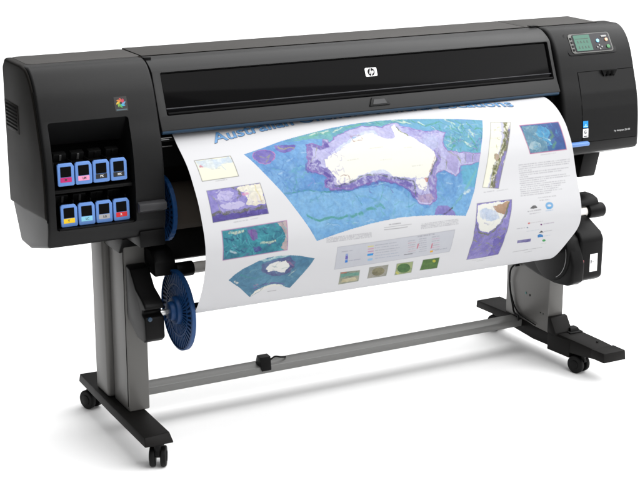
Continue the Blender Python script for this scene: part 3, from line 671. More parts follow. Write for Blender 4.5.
("L", (84, 64, 160), (84, 64, 160), 0, 12.0, ((2908, 3506), (3073, 3443), (3127, 3546), (3007, 3634))),
("L", (84, 64, 160), (84, 64, 160), 0, 20.0, ((3186, 3993), (3284, 4152), (3155, 4304))),
("P", (160, 150, 206), (186, 164, 190), 9, 0, ((5442, 5020), (5815, 5080), (5854, 5290), (5690, 5382), (5431, 5289))),
("P", (168, 160, 212), (180, 172, 220), 8, 0, ((6503, 3733), (6739, 3791), (6712, 4055), (6597, 4419), (6501, 4507), (6396, 4284), (6336, 3994))),
("P", (160, 152, 208), (186, 180, 222), 8, 0, ((6889, 3870), (7330, 3906), (7246, 4209), (6882, 4204))),
("P", (190, 196, 232), (160, 150, 212), 7, 0, ((5536, 2535), (5761, 2755), (6285, 2997), (6351, 3336), (6131, 3560), (5922, 3298), (5668, 3047), (5558, 2711))),
("L", (120, 110, 196), (120, 110, 196), 0, 10.0, ((5557, 2555), (5794, 2739), (6066, 2910), (6392, 2923))),
("P", (255, 254, 240), (255, 254, 240), 0, 0, ((3285, 3464), (3405, 3374), (3684, 3218), (3827, 2985), (4096, 2761), (4342, 2629), (4584, 2517), (4821, 2558), (4830, 2785), (4995, 2924), (5192, 2964), (5269, 2769), (5315, 2430), (5439, 2348), (5451, 2625), (5589, 2909), (5707, 3097), (5870, 3289), (6036, 3466), (6123, 3654), (6105, 3878), (5952, 4143), (5852, 4336), (5778, 4462), (5694, 4517), (5402, 4470), (5177, 4407), (4975, 4333), (4810, 4253), (4709, 4177), (4566, 4090), (4377, 4114), (4194, 4115), (3970, 4200), (3797, 4303), (3655, 4376), (3428, 4351), (3417, 4192), (3380, 4045), (3312, 3872), (3263, 3681))),
("P", (255, 254, 244), (255, 254, 244), 0, 0, ((5420, 4494), (5700, 4532), (5699, 4790), (5618, 4930), (5491, 4859), (5421, 4678))),
("P", (196, 212, 240), (220, 222, 246), 9, 0, ((3773, 3004), (4104, 2763), (4401, 2569), (4627, 2445), (4840, 2523), (4835, 2786), (4728, 2621), (4460, 2632), (4140, 2817), (3895, 3029), (3661, 3229), (3420, 3376))),
("P", (206, 214, 240), (220, 226, 246), 9, 0, ((4194, 4115), (4388, 4059), (4579, 4021), (4771, 4124), (4854, 4261), (4702, 4218), (4506, 4129), (4289, 4170))),
("P", (196, 160, 170), (220, 150, 120), 12, 0, ((5675, 4514), (5802, 4483), (5767, 4631), (5696, 4654))),
("L", (90, 110, 60), (90, 110, 60), 0, 4.5, ((3355, 4408), (3650, 4409), (3846, 4318), (4072, 4210), (4290, 4163), (4518, 4208), (4738, 4314), (4941, 4379), (5142, 4463), (5343, 4563), (5394, 4776), (5384, 5045))),
("L", (90, 110, 60), (90, 110, 60), 0, 4.5, ((6145, 3856), (5978, 4148), (5855, 4405), (5768, 4529), (5754, 4934))),
("L", (90, 110, 60), (90, 110, 60), 0, 4.0, ((5465, 2466), (5457, 2689), (5598, 2925))),
("L", (130, 140, 90), (130, 140, 90), 0, 3.0, ((6272, 3322), (6175, 3604), (6232, 3834), (6390, 4003), (6304, 4339))),
("L", (150, 160, 110), (150, 160, 110), 0, 3.0, ((3168, 2962), (3062, 3270), (2891, 3465))),
("L", (150, 160, 110), (150, 160, 110), 0, 3.0, ((6485, 3694), (6712, 3913), (6748, 4166))),
("L", (110, 130, 90), (110, 130, 90), 0, 3.0, ((6943, 3879), (6857, 4183))),
("L", (110, 130, 90), (110, 130, 90), 0, 3.0, ((7159, 3914), (7081, 4183))),
("L", (196, 110, 170), (196, 110, 170), 0, 3.0, ((2763, 3714), (2846, 3267), (2976, 2831), (3063, 2750), (3132, 2775), (3331, 2975), (3415, 2639), (3546, 2674), (3503, 2849), (3784, 2581), (4233, 2332), (4561, 2214), (4869, 2281), (5070, 2439), (5340, 2268), (5500, 2297), (5561, 2463), (5803, 2670), (6079, 2868), (6423, 2871), (6595, 3007), (6410, 3261), (6421, 3498), (6479, 3685), (6816, 3822), (7060, 3855), (7363, 3886), (7271, 4230), (6947, 4287), (6711, 4223), (6658, 4460), (6555, 4522), (6505, 4562), (6277, 4334), (6106, 4342), (6005, 4498), (5939, 4740), (5902, 5318), (5693, 5443), (5407, 5346), (5361, 5075), (5192, 4777), (4930, 4555), (4619, 4395), (4248, 4410), (3971, 4511), (3729, 4566), (3481, 4504), (3262, 4512), (3116, 4384), (3104, 4261), (3212, 4097), (2985, 3860), (2763, 3714))),
("L", (150, 90, 80), (150, 90, 80), 0, 3.0, ((4152, 2647), (4416, 2646), (4403, 2856), (4164, 2876), (4152, 2647))),
("L", (90, 160, 210), (90, 160, 210), 0, 8.0, ((4196, 2719), (4277, 2709))),
("L", (150, 90, 80), (150, 90, 80), 0, 3.0, ((3529, 4071), (3724, 4059), (3737, 4317))),
("L", (150, 90, 80), (150, 90, 80), 0, 3.0, ((5838, 4334), (6100, 3812))),
("T", (190, 190, 178), (190, 190, 178), 0, 4.0, ((4485, 3244), (4808, 3242))),
("T", (190, 190, 178), (190, 190, 178), 0, 4.0, ((5361, 3374), (5548, 3385))),
("T", (190, 190, 178), (190, 190, 178), 0, 4.0, ((3824, 3580), (4100, 3564))),
("T", (190, 190, 178), (190, 190, 178), 0, 4.0, ((4658, 3710), (4935, 3715))),
("T", (190, 190, 178), (190, 190, 178), 0, 4.0, ((5425, 4057), (5695, 4059))),
("L", (120, 110, 190), (120, 110, 190), 0, 3.0, ((2763, 3714), (2846, 3267), (2976, 2831), (3063, 2750), (3132, 2775), (3331, 2975), (3415, 2639), (3546, 2674), (3503, 2849), (3784, 2581), (4233, 2332), (4561, 2214), (4869, 2281), (5070, 2439), (5340, 2268), (5500, 2297), (5561, 2463), (5803, 2670), (6079, 2868), (6423, 2871), (6595, 3007), (6410, 3261), (6421, 3498), (6479, 3685), (6816, 3822), (7060, 3855), (7363, 3886), (7271, 4230), (6947, 4287), (6711, 4223), (6658, 4460), (6555, 4522), (6505, 4562), (6277, 4334), (6106, 4342), (6005, 4498), (5939, 4740), (5902, 5318), (5693, 5443), (5407, 5346), (5361, 5075), (5192, 4777), (4930, 4555), (4619, 4395), (4248, 4410), (3971, 4511), (3729, 4566), (3481, 4504), (3262, 4512), (3116, 4384), (3104, 4261), (3212, 4097), (2985, 3860), (2763, 3714))),
("S", (150, 140, 205), (40, 5, 0), 0, 3.0, ((3024, 2841), (3895, 3029), (3587, 4481), (2695, 4329))),
("S", (150, 142, 200), (22, 5, 0), 0, 3.0, ((6441, 3028), (7527, 3231), (7262, 4487), (6143, 4313))),
("S", (84, 66, 158), (26, 5, 0), 0, 3.0, ((3055, 4147), (5559, 4564), (5522, 4830), (3009, 4418))),
("S", (120, 104, 180), (16, 5, 0), 0, 3.0, ((5425, 4747), (5906, 4823), (5822, 5420), (5342, 5343))),
("S", (216, 210, 238), (12, 6, 0), 0, 4.0, ((5674, 2689), (6495, 2863), (6351, 3336), (5520, 3184))),
("P", (104, 84, 176), (136, 120, 190), 10, 0, ((2100, 3124), (2070, 3192), (2022, 3247), (1960, 3286), (1888, 3305), (1812, 3304), (1739, 3283), (1674, 3244), (1622, 3187), (1590, 3119), (1578, 3042), (1589, 2964), (1622, 2891), (1672, 2829), (1737, 2785), (1810, 2762), (1886, 2763), (1958, 2787), (2021, 2833), (2069, 2896), (2100, 2970), (2110, 3048), (2100, 3124))),
("L", (150, 160, 110), (150, 160, 110), 0, 3.0, ((1674, 2939), (1829, 3101), (1990, 3052), (1849, 3226))),
("L", (206, 120, 180), (206, 120, 180), 0, 3.0, ((2100, 3124), (2070, 3192), (2022, 3247), (1960, 3286), (1888, 3305), (1812, 3304), (1739, 3283), (1674, 3244), (1622, 3187), (1590, 3119), (1578, 3042), (1589, 2964), (1622, 2891), (1672, 2829), (1737, 2785), (1810, 2762), (1886, 2763), (1958, 2787), (2021, 2833), (2069, 2896), (2100, 2970), (2110, 3048), (2100, 3124))),
("P", (96, 74, 166), (140, 124, 196), 12, 0, ((2717, 2726), (2701, 2772), (2681, 2816), (2656, 2856), (2627, 2892), (2596, 2924), (2561, 2950), (2525, 2970), (2487, 2984), (2449, 2993), (2411, 2994), (2373, 2989), (2338, 2978), (2305, 2961), (2275, 2938), (2249, 2909), (2228, 2875), (2211, 2837), (2199, 2795), (2193, 2750), (2192, 2703), (2198, 2655), (2208, 2606))),
("L", (170, 170, 110), (170, 170, 110), 0, 5.0, ((2301, 2722), (2395, 2835), (2537, 2776), (2643, 2846))),
("P", (128, 116, 190), (150, 140, 206), 12, 0, ((5793, 5786), (5801, 5737), (5814, 5690), (5833, 5646), (5856, 5605), (5884, 5569), (5915, 5538), (5949, 5514), (5986, 5495), (6024, 5484), (6063, 5479), (6102, 5482), (6140, 5491), (6177, 5508), (6211, 5531), (6242, 5560), (6269, 5595), (6293, 5634), (6311, 5678), (6325, 5725), (6334, 5773), (6337, 5824), (6335, 5874))),
("L", (60, 60, 50), (60, 60, 50), 0, 6.0, ((6053, 5794), (6297, 5580))),
("L", (120, 120, 120), (120, 120, 120), 0, 2.0, ((1347, 2832), (1422, 2823))),
("L", (120, 120, 120), (120, 120, 120), 0, 2.0, ((1943, 4432), (2018, 4425))),
("L", (120, 120, 120), (120, 120, 120), 0, 2.0, ((2223, 5085), (2298, 5078))),
("L", (120, 120, 120), (120, 120, 120), 0, 2.0, ((2471, 5774), (2546, 5767))),
("L", (120, 120, 120), (120, 120, 120), 0, 2.0, ((7537, 3511), (7624, 3503))),
("L", (120, 120, 120), (120, 120, 120), 0, 2.0, ((7326, 4336), (7412, 4328))),
("B", (250, 248, 228), (250, 248, 228), 0, 0, ((213, 2857), (1076, 2846), (1097, 3650), (228, 3675))),
("P", (206, 222, 240), (240, 244, 236), 14, 0, ((240, 2894), (1054, 2885), (1064, 3143), (794, 3167), (571, 3316), (391, 3161), (224, 3166))),
("L", (210, 90, 110), (210, 90, 110), 0, 8.0, ((281, 3122), (323, 3147))),
("L", (170, 200, 230), (170, 200, 230), 0, 3.0, ((610, 3247), (782, 3224), (846, 3371))),
("T", (150, 170, 190), (150, 170, 190), 0, 3.0, ((530, 3285), (722, 3278))),
("F", (70, 70, 60), (70, 70, 60), 0, 2.5, ((213, 2857), (1076, 2846), (1097, 3650), (228, 3675), (213, 2857))),
("T", (120, 120, 124), (120, 120, 124), 0, 3.0, ((537, 3728), (801, 3717))),
("B", (124, 114, 192), (160, 152, 216), 9, 0, ((263, 4025), (1546, 3981), (1595, 5033), (251, 5104))),
("P", (250, 248, 228), (244, 236, 214), 10, 0, ((1010, 4002), (1546, 3981), (1572, 4695), (1304, 4699), (1096, 4629), (1168, 4473), (1113, 4221), (943, 4100))),
("P", (72, 58, 140), (96, 84, 170), 9, 0, ((236, 4893), (678, 4872), (1090, 4845), (1585, 4865), (1595, 5033), (251, 5104))),
("P", (206, 200, 236), (196, 190, 232), 9, 0, ((889, 4247), (878, 4291), (851, 4332), (809, 4368), (757, 4395), (698, 4411), (637, 4415), (580, 4407), (530, 4387), (491, 4357), (468, 4320), (462, 4277), (473, 4233), (500, 4192), (542, 4155), (594, 4128), (654, 4111), (714, 4107), (772, 4115), (822, 4135), (860, 4166), (883, 4204), (889, 4247))),
("P", (206, 200, 236), (206, 200, 236), 0, 0, ((1073, 4588), (1061, 4622), (1026, 4654), (972, 4682), (904, 4704), (825, 4719), (744, 4724), (666, 4720), (598, 4707), (546, 4686), (513, 4658), (502, 4627), (514, 4594), (548, 4561), (602, 4533), (671, 4510), (749, 4496), (830, 4490), (908, 4494), (976, 4507), (1029, 4529), (1062, 4557), (1073, 4588))),
("L", (92, 96, 40), (92, 96, 40), 0, 12.0, ((225, 4891), (401, 4806), (559, 4868), (761, 4787), (923, 4832), (1122, 4784), (1285, 4829), (1461, 4793), (1594, 4800))),
("L", (110, 112, 60), (110, 112, 60), 0, 8.0, ((864, 4014), (986, 4126), (1026, 4309), (939, 4397))),
("L", (150, 160, 90), (150, 160, 90), 0, 3.0, ((328, 4215), (459, 4413), (475, 4786))),
("L", (226, 150, 190), (226, 150, 190), 0, 12.0, ((1102, 4288), (1201, 4272))),
("L", (225, 205, 120), (225, 205, 120), 0, 4.0, ((1415, 4028), (1479, 4662))),
("T", (180, 180, 190), (180, 180, 190), 0, 3.0, ((1254, 4246), (1448, 4247))),
("L", (224, 222, 244), (224, 222, 244), 0, 3.0, ((490, 4104), (588, 4087))),
("L", (224, 222, 244), (224, 222, 244), 0, 3.0, ((726, 4529), (871, 4522))),
("S", (150, 142, 208), (24, 6, 0), 0, 3.0, ((343, 4004), (1548, 4230), (1447, 4891), (231, 4676))),
("S", (206, 200, 236), (14, 6, 0), 0, 3.0, ((343, 4004), (1548, 4230), (1456, 4826), (240, 4610))),
("S", (60, 46, 120), (12, 6, 0), 0, 3.0, ((337, 4761), (1439, 4956), (1405, 5216), (302, 5020))),
("F", (90, 90, 110), (90, 90, 110), 0, 2.0, ((263, 4025), (1546, 3981), (1595, 5033), (251, 5104), (263, 4025))),
("T", (120, 120, 124), (120, 120, 124), 0, 3.0, ((734, 5177), (1073, 5157))),
("T", (120, 120, 124), (120, 120, 124), 0, 2.0, ((1122, 5153), (1318, 5134))),
("B", (66, 158, 172), (46, 116, 140), 16, 0, ((417, 5403), (1999, 5335), (1963, 6317), (407, 6389))),
("P", (206, 186, 186), (180, 160, 160), 14, 0, ((1756, 5343), (1999, 5335), (1963, 6317), (1802, 6252), (1901, 5963), (1898, 5631))),
("P", (112, 110, 170), (150, 80, 160), 14, 0, ((1045, 5498), (1202, 5493), (1249, 5796), (1126, 5840))),
("P", (90, 90, 160), (60, 60, 140), 14, 0, ((1095, 6069), (1288, 6070), (1338, 6235), (1144, 6250))),
("L", (120, 60, 150), (120, 60, 150), 0, 4.0, ((1129, 5496), (1151, 5828))),
("L", (216, 226, 200), (216, 226, 200), 0, 8.0, ((598, 5533), (923, 5512))),
("L", (216, 226, 200), (216, 226, 200), 0, 8.0, ((1338, 5978), (1667, 5967))),
("L", (30, 60, 110), (30, 60, 110), 0, 4.0, ((493, 5645), (652, 5739), (822, 5704))),
("L", (30, 70, 120), (30, 70, 120), 0, 4.0, ((473, 6105), (711, 6082), (903, 6222))),
("L", (200, 220, 230), (200, 220, 230), 0, 6.0, ((592, 6128), (712, 6220))),
("L", (30, 60, 110), (30, 60, 110), 0, 3.0, ((1368, 5538), (1503, 5661))),
("S", (40, 92, 128), (60, 5, 0), 0, 2.8, ((494, 5187), (1918, 5437), (1888, 6590), (428, 6305))),
("S", (96, 190, 200), (50, 5, 0), 0, 2.8, ((494, 5187), (1918, 5437), (1888, 6590), (428, 6305))),
("S", (110, 90, 160), (20, 4, 0), 0, 2.2, ((486, 5251), (1911, 5502), (1884, 6516), (427, 6235))),
("F", (190, 130, 180), (190, 130, 180), 0, 3.0, ((417, 5403), (1999, 5335), (1963, 6317), (407, 6389), (417, 5403))),
("B", (70, 124, 158), (96, 150, 178), 9, 0, ((602, 7200), (731, 6988), (906, 6805), (1277, 6579), (1516, 6502), (1773, 6495), (2032, 6516), (2285, 6587), (2675, 6763), (2549, 7139), (2410, 7525), (2248, 8046), (2046, 7895), (1882, 7823), (1705, 7821), (1560, 7920), (1399, 8069), (1272, 8224), (933, 7638))),
("P", (216, 232, 232), (110, 180, 190), 14, 0, ((1277, 6587), (1516, 6510), (1773, 6502), (2083, 6533), (1890, 6609), (1594, 6587), (1403, 6660))),
("P", (74, 70, 130), (110, 130, 170), 12, 0, ((1361, 6747), (1501, 6661), (2037, 6601), (2208, 6848), (2140, 7264), (1875, 7333), (1617, 7267), (1391, 7037))),
("P", (250, 250, 244), (250, 250, 244), 0, 0, ((1500, 6924), (1583, 6774), (1749, 6712), (1851, 6752), (1955, 6697), (2057, 6954), (1982, 7215), (1880, 7198), (1764, 7074), (1572, 7114))),
("P", (250, 248, 236), (250, 248, 236), 0, 0, ((1270, 8212), (1342, 7888), (1516, 7738), (1730, 7676), (1946, 7761), (2134, 7955), (1882, 7823), (1658, 7837), (1436, 7996))),
("L", (110, 90, 160), (110, 90, 160), 0, 6.0, ((1250, 7783), (1473, 7625), (1770, 7613), (2049, 7772))),
("L", (150, 110, 150), (150, 110, 150), 0, 6.0, ((2093, 7118), (2173, 6964), (2001, 6764))),
("L", (160, 120, 170), (160, 120, 170), 0, 6.0, ((1251, 7634), (1365, 7570))),
("L", (240, 240, 232), (240, 240, 232), 0, 8.0, ((762, 7271), (823, 7375))),
("S", (60, 104, 140), (30, 6, 0), 0, 3.0, ((691, 6356), (2545, 6721), (2874, 8513), (836, 7807))),
("S", (126, 176, 180), (22, 6, 0), 0, 3.0, ((693, 6427), (2553, 6801), (3316, 9855), (820, 7703))),
("L", (190, 210, 200), (190, 210, 200), 0, 4.0, ((2110, 7395), (2249, 7156))),
("L", (60, 150, 150), (60, 150, 150), 0, 4.0, ((856, 7037), (1279, 7315), (1413, 7215))),
("T", (60, 60, 60), (60, 60, 60), 0, 4.0, ((1698, 8060), (1900, 8062))),
("B", (253, 252, 234), (253, 252, 234), 0, 0, ((7937, 2820), (8479, 2913), (8261, 3507), (8118, 3888), (7914, 4415), (7666, 5181), (7228, 5073), (7401, 4509), (7599, 3841))),
("P", (110, 100, 180), (140, 130, 200), 9, 0, ((8451, 2982), (8261, 3507), (8118, 3888), (7914, 4415), (7666, 5181), (7500, 5139), (7589, 4811), (7746, 4492), (7907, 4172), (8056, 3842), (8216, 3425))),
("P", (206, 206, 232), (206, 206, 232), 0, 0, ((8190, 2870), (8271, 2886), (8142, 3488), (7930, 3894), (7675, 4379), (7505, 4798), (7430, 5128), (7375, 5119), (7486, 4727), (7728, 4214), (8024, 3616))),
("L", (112, 112, 40), (112, 112, 40), 0, 22.0, ((8333, 2916), (8256, 3279), (8135, 3634), (7978, 3937), (7812, 4227), (7675, 4482), (7579, 4775), (7491, 5103))),
("L", (70, 80, 30), (70, 80, 30), 0, 6.0, ((8305, 2954), (8152, 3563), (7896, 4066), (7615, 4610), (7482, 5067))),
("P", (196, 170, 150), (170, 150, 130), 14, 0, ((7831, 4125), (7822, 4163), (7808, 4197), (7790, 4224), (7769, 4242), (7748, 4250), (7727, 4247), (7709, 4233), (7695, 4210), (7686, 4178), (7683, 4142), (7687, 4103), (7696, 4065), (7711, 4031), (7730, 4004), (7752, 3985), (7773, 3977), (7794, 3981), (7811, 3995), (7825, 4018), (7833, 4050), (7835, 4087), (7831, 4125))),
("L", (225, 225, 190), (225, 225, 190), 0, 2.0, ((7818, 3120), (8095, 3150))),
("L", (225, 225, 190), (225, 225, 190), 0, 2.0, ((7730, 3420), (8009, 3447))),
("L", (225, 225, 190), (225, 225, 190), 0, 2.0, ((7651, 3740), (7930, 3767))),
("S", (150, 150, 80), (26, 4, 0), 0, 3.0, ((7900, 2876), (8359, 2965), (7918, 5134), (7440, 5061))),
("F", (110, 110, 90), (110, 110, 90), 0, 2.0, ((7937, 2820), (8479, 2913), (8261, 3507), (8118, 3888), (7914, 4415), (7666, 5181), (7228, 5073), (7401, 4509), (7599, 3841), (7937, 2820))),
("T", (120, 120, 124), (120, 120, 124), 0, 3.0, ((7241, 5249), (7528, 5239))),
("T", (120, 120, 124), (120, 120, 124), 0, 2.0, ((7611, 5259), (7931, 5239))),
("B", (62, 108, 164), (50, 88, 150), 8, 0, ((8681, 3093), (9813, 3140), (9814, 3495), (9814, 4161), (8730, 4151), (8701, 3689))),
("P", (118, 160, 178), (70, 130, 160), 14, 0, ((8701, 3114), (9199, 3161), (9169, 3578), (9257, 3813), (9250, 4165), (8738, 4141), (8701, 3689))),
("P", (44, 76, 144), (54, 92, 160), 10, 0, ((9407, 3156), (9795, 3158), (9814, 3495), (9805, 4143), (9461, 4144), (9565, 3897), (9500, 3557), (9462, 3364))),
("P", (96, 184, 220), (60, 140, 190), 16, 0, ((9192, 3180), (9359, 3308), (9480, 3517), (9350, 3681), (9429, 3983), (9320, 3931), (9208, 3658), (9045, 3485))),
("L", (90, 140, 110), (90, 140, 110), 0, 12.0, ((9499, 3445), (9511, 3632), (9417, 3765))),
("L", (90, 150, 120), (90, 150, 120), 0, 10.0, ((9544, 3858), (9416, 4051))),
("P", (186, 206, 214), (110, 160, 180), 16, 0, ((9084, 3930), (9069, 3968), (9042, 4001), (9005, 4025), (8960, 4040), (8911, 4044), (8862, 4036), (8817, 4018), (8780, 3991), (8754, 3957), (8742, 3918), (8743, 3878), (8759, 3840), (8787, 3807), (8826, 3781), (8872, 3766), (8921, 3762), (8969, 3770), (9013, 3788), (9048, 3816), (9073, 3851), (9085, 3890), (9084, 3930))),
("L", (230, 240, 246), (230, 240, 246), 0, 6.0, ((9369, 3721), (9409, 3800))),
("S", (150, 186, 196), (26, 5, 0), 0, 3.0, ((8742, 3121), (9410, 3238), (9192, 4157), (8504, 4054))),
("S", (70, 110, 170), (20, 5, 0), 0, 3.0, ((9268, 3132), (10002, 3258), (9785, 4175), (9030, 4063))),
("S", (80, 170, 210), (20, 4, 0), 0, 3.0, ((9130, 3190), (9693, 3286), (9515, 3996), (8941, 3909))),
("F", (196, 110, 150), (196, 110, 150), 0, 3.5, ((8681, 3093), (9813, 3140), (9814, 3495), (9814, 4161), (8730, 4151), (8701, 3689), (8681, 3093))),
("T", (120, 120, 124), (120, 120, 124), 0, 2.0, ((9032, 4237), (9478, 4233))),
("B", (126, 116, 190), (160, 152, 214), 9, 0, ((6995, 5592), (7506, 5594), (7988, 5607), (7941, 5924), (7868, 6255), (7811, 6886), (7936, 7934), (7478, 7972), (7027, 7968), (6915, 7268), (6877, 6554), (6922, 6070))),
("P", (252, 252, 240), (252, 252, 240), 0, 0, ((7005, 5625), (7531, 5622), (7960, 5637), (7749, 5996), (7625, 6216), (7491, 6476), (7281, 6643), (7070, 6514), (6974, 6181))),
("P", (190, 206, 232), (225, 232, 244), 16, 0, ((7022, 5848), (7227, 5778), (7525, 5927), (7569, 6173), (7369, 6244), (7116, 6135))),
("P", (188, 150, 120), (166, 130, 100), 12, 0, ((7429, 5759), (7693, 5698), (7958, 5654), (7845, 5875), (7716, 6059), (7497, 5923))),
("L", (110, 120, 60), (110, 120, 60), 0, 6.0, ((7921, 5717), (7775, 6035), (7625, 6320), (7448, 6615), (7267, 6737), (7049, 6583), (6946, 6280))),
("P", (92, 80, 166), (118, 106, 190), 9, 0, ((7527, 7010), (7775, 6712), (7926, 7907), (7643, 7939))),
("L", (140, 150, 80), (140, 150, 80), 0, 4.0, ((6927, 6879), (7033, 6970))),
("L", (140, 150, 80), (140, 150, 80), 0, 4.0, ((7085, 6825), (7161, 6777))),
("L", (140, 150, 80), (140, 150, 80), 0, 4.0, ((7326, 7111), (7443, 7219))),
("L", (140, 150, 80), (140, 150, 80), 0, 4.0, ((7441, 6898), (7515, 6847))),
("L", (140, 150, 80), (140, 150, 80), 0, 4.0, ((7600, 6843), (7707, 6932))),
("L", (140, 150, 80), (140, 150, 80), 0, 4.0, ((7128, 7217), (7196, 7156))),
("L", (140, 150, 80), (140, 150, 80), 0, 4.0, ((7420, 7518), (7546, 7643))),
("L", (140, 150, 80), (140, 150, 80), 0, 4.0, ((7603, 7456), (7668, 7390))),
("L", (140, 150, 80), (140, 150, 80), 0, 4.0, ((7729, 7213), (7852, 7328))),
("L", (140, 150, 80), (140, 150, 80), 0, 4.0, ((7011, 7403), (7078, 7338))),
("L", (140, 150, 80), (140, 150, 80), 0, 4.0, ((7697, 6547), (7791, 6618))),
("L", (140, 150, 80), (140, 150, 80), 0, 4.0, ((7310, 7718), (7375, 7650))),
("L", (140, 150, 80), (140, 150, 80), 0, 4.0, ((7452, 7248), (7573, 7363))),
("S", (150, 142, 100), (44, 4, 0), 0, 2.6, ((6697, 6379), (7843, 6571), (8308, 8152), (7000, 7741))),
("S", (104, 94, 170), (24, 6, 0), 0, 3.0, ((6697, 6102), (7825, 6283), (8308, 8152), (7000, 7741))),
("S", (206, 214, 230), (12, 5, 0), 0, 3.0, ((7081, 5586), (7865, 5708), (7835, 6497), (7032, 6364))),
("F", (110, 100, 120), (110, 100, 120), 0, 2.0, ((6995, 5592), (7506, 5594), (7988, 5607), (7941, 5924), (7868, 6255), (7811, 6886), (7936, 7934), (7478, 7972), (7027, 7968), (6915, 7268), (6877, 6554), (6922, 6070), (6995, 5592))),
("T", (120, 120, 124), (120, 120, 124), 0, 2.0, ((7224, 8085), (7807, 8077))),
("T", (90, 90, 90), (90, 90, 90), 0, 3.0, ((7401, 8180), (7603, 8172))),
("N", (0, 0, 0), (0, 0, 0), 0, 0, ((4940, 5142), (4966, 5147))),
("T", (126, 126, 132), (126, 126, 132), 0, 3.5, ((8353, 4487), (9864, 4502))),
("T", (126, 126, 132), (126, 126, 132), 0, 3.5, ((8344, 4556), (9855, 4571))),
("T", (126, 126, 132), (126, 126, 132), 0, 3.5, ((8335, 4625), (9817, 4640))),
("T", (126, 126, 132), (126, 126, 132), 0, 3.5, ((8341, 4696), (8692, 4700))),
("T", (126, 126, 132), (126, 126, 132), 0, 3.5, ((8332, 4765), (9785, 4780))),
("T", (126, 126, 132), (126, 126, 132), 0, 3.5, ((8337, 4836), (9580, 4849))),
("T", (126, 126, 132), (126, 126, 132), 0, 3.5, ((8328, 4905), (8562, 4907))),
("T", (126, 126, 132), (126, 126, 132), 0, 3.5, ((8319, 4974), (9682, 4989))),
("T", (126, 126, 132), (126, 126, 132), 0, 3.5, ((8309, 5042), (9793, 5060))),
("T", (126, 126, 132), (126, 126, 132), 0, 3.5, ((8299, 5111), (9064, 5120))),
("T", (126, 126, 132), (126, 126, 132), 0, 3.5, ((8303, 5182), (9635, 5199))),
("T", (126, 126, 132), (126, 126, 132), 0, 3.5, ((8292, 5251), (9624, 5268))),
("T", (126, 126, 132), (126, 126, 132), 0, 3.5, ((8281, 5320), (9463, 5336))),
("T", (126, 126, 132), (126, 126, 132), 0, 3.5, ((8285, 5391), (9407, 5406))),
("T", (126, 126, 132), (126, 126, 132), 0, 3.5, ((8275, 5460), (9486, 5477))),
("T", (126, 126, 132), (126, 126, 132), 0, 3.5, ((8265, 5529), (9148, 5541))),
("T", (126, 126, 132), (126, 126, 132), 0, 3.5, ((8744, 5672), (9277, 5680))),
("T", (110, 110, 110), (110, 110, 110), 0, 3.0, ((8790, 5765), (9085, 5775))),
("P", (90, 90, 92), (120, 120, 120), 20, 0, ((8472, 5989), (8568, 5905), (8641, 5909), (8706, 5995), (8587, 6017))),
("T", (80, 80, 84), (80, 80, 84), 0, 3.5, ((8408, 6085), (8803, 6078))),
("T", (120, 120, 124), (120, 120, 124), 0, 3.0, ((8462, 6176), (8754, 6166))),
("L", (84, 170, 226), (84, 170, 226), 0, 9.0, ((9137, 5992), (9132, 6013), (9120, 6032), (9102, 6046), (9080, 6055), (9056, 6058), (9031, 6054), (9008, 6044), (8987, 6029), (8972, 6010), (8964, 5988), (8962, 5965), (8968, 5944), (8980, 5926), (8998, 5912), (9021, 5903), (9045, 5900), (9070, 5904), (9093, 5914), (9113, 5929), (9128, 5948), (9136, 5970), (9137, 5992))),
("L", (84, 170, 226), (84, 170, 226), 0, 6.0, ((8981, 6067), (9084, 6066))),
("T", (70, 160, 220), (70, 160, 220), 0, 3.0, ((8932, 6146), (9139, 6143))),
("L", (214, 70, 60), (214, 70, 60), 0, 6.0, ((8431, 6501), (8459, 6499))),
("T", (160, 150, 150), (160, 150, 150), 0, 2.5, ((8500, 6498), (8850, 6490))),
("P", (120, 50, 120), (120, 50, 120), 0, 0, ((8849, 6615), (8849, 6623), (8847, 6631), (8842, 6637), (8836, 6640), (8828, 6641), (8819, 6640), (8811, 6636), (8803, 6630), (8796, 6622), (8792, 6614), (8789, 6605), (8790, 6596), (8792, 6589), (8797, 6584), (8804, 6580), (8811, 6579), (8820, 6581), (8828, 6584), (8836, 6590), (8843, 6598), (8847, 6606), (8849, 6615))),
("T", (120, 70, 130), (120, 70, 130), 0, 3.5, ((8892, 6600), (9186, 6596))),
("T", (130, 130, 136), (130, 130, 136), 0, 3.0, ((8111, 6647), (8343, 6649))),
("P", (150, 160, 180), (150, 160, 180), 0, 0, ((8443, 6659), (8443, 6668), (8441, 6676), (8437, 6682), (8432, 6685), (8425, 6687), (8417, 6685), (8409, 6681), (8402, 6675), (8396, 6668), (8392, 6659), (8389, 6650), (8389, 6641), (8391, 6634), (8395, 6628), (8401, 6624), (8408, 6623), (8416, 6624), (8423, 6628), (8430, 6634), (8436, 6642), (8441, 6650), (8443, 6659))),
("T", (160, 180, 200), (160, 180, 200), 0, 3.0, ((8430, 6809), (8779, 6800))),
("P", (70, 70, 74), (70, 70, 74), 0, 0, ((8822, 6962), (8868, 6861), (8971, 6966))),
("T", (90, 90, 94), (90, 90, 94), 0, 3.5, ((8959, 6925), (9194, 6919))),
("P", (40, 130, 200), (40, 130, 200), 0, 0, ((8817, 7081), (8869, 7022), (8983, 7100), (9037, 7223), (8873, 7214))),
("T", (90, 160, 200), (90, 160, 200), 0, 3.0, ((9039, 7179), (9215, 7169))),
("P", (60, 170, 90), (60, 170, 90), 0, 0, ((9199, 7460), (9207, 7482), (9209, 7502), (9207, 7519), (9200, 7531), (9188, 7538), (9173, 7539), (9156, 7534), (9139, 7523), (9122, 7508), (9107, 7489), (9095, 7468), (9088, 7447), (9086, 7427), (9089, 7411), (9096, 7398), (9107, 7391), (9122, 7390), (9139, 7395), (9156, 7405), (9173, 7421), (9188, 7439), (9199, 7460))),
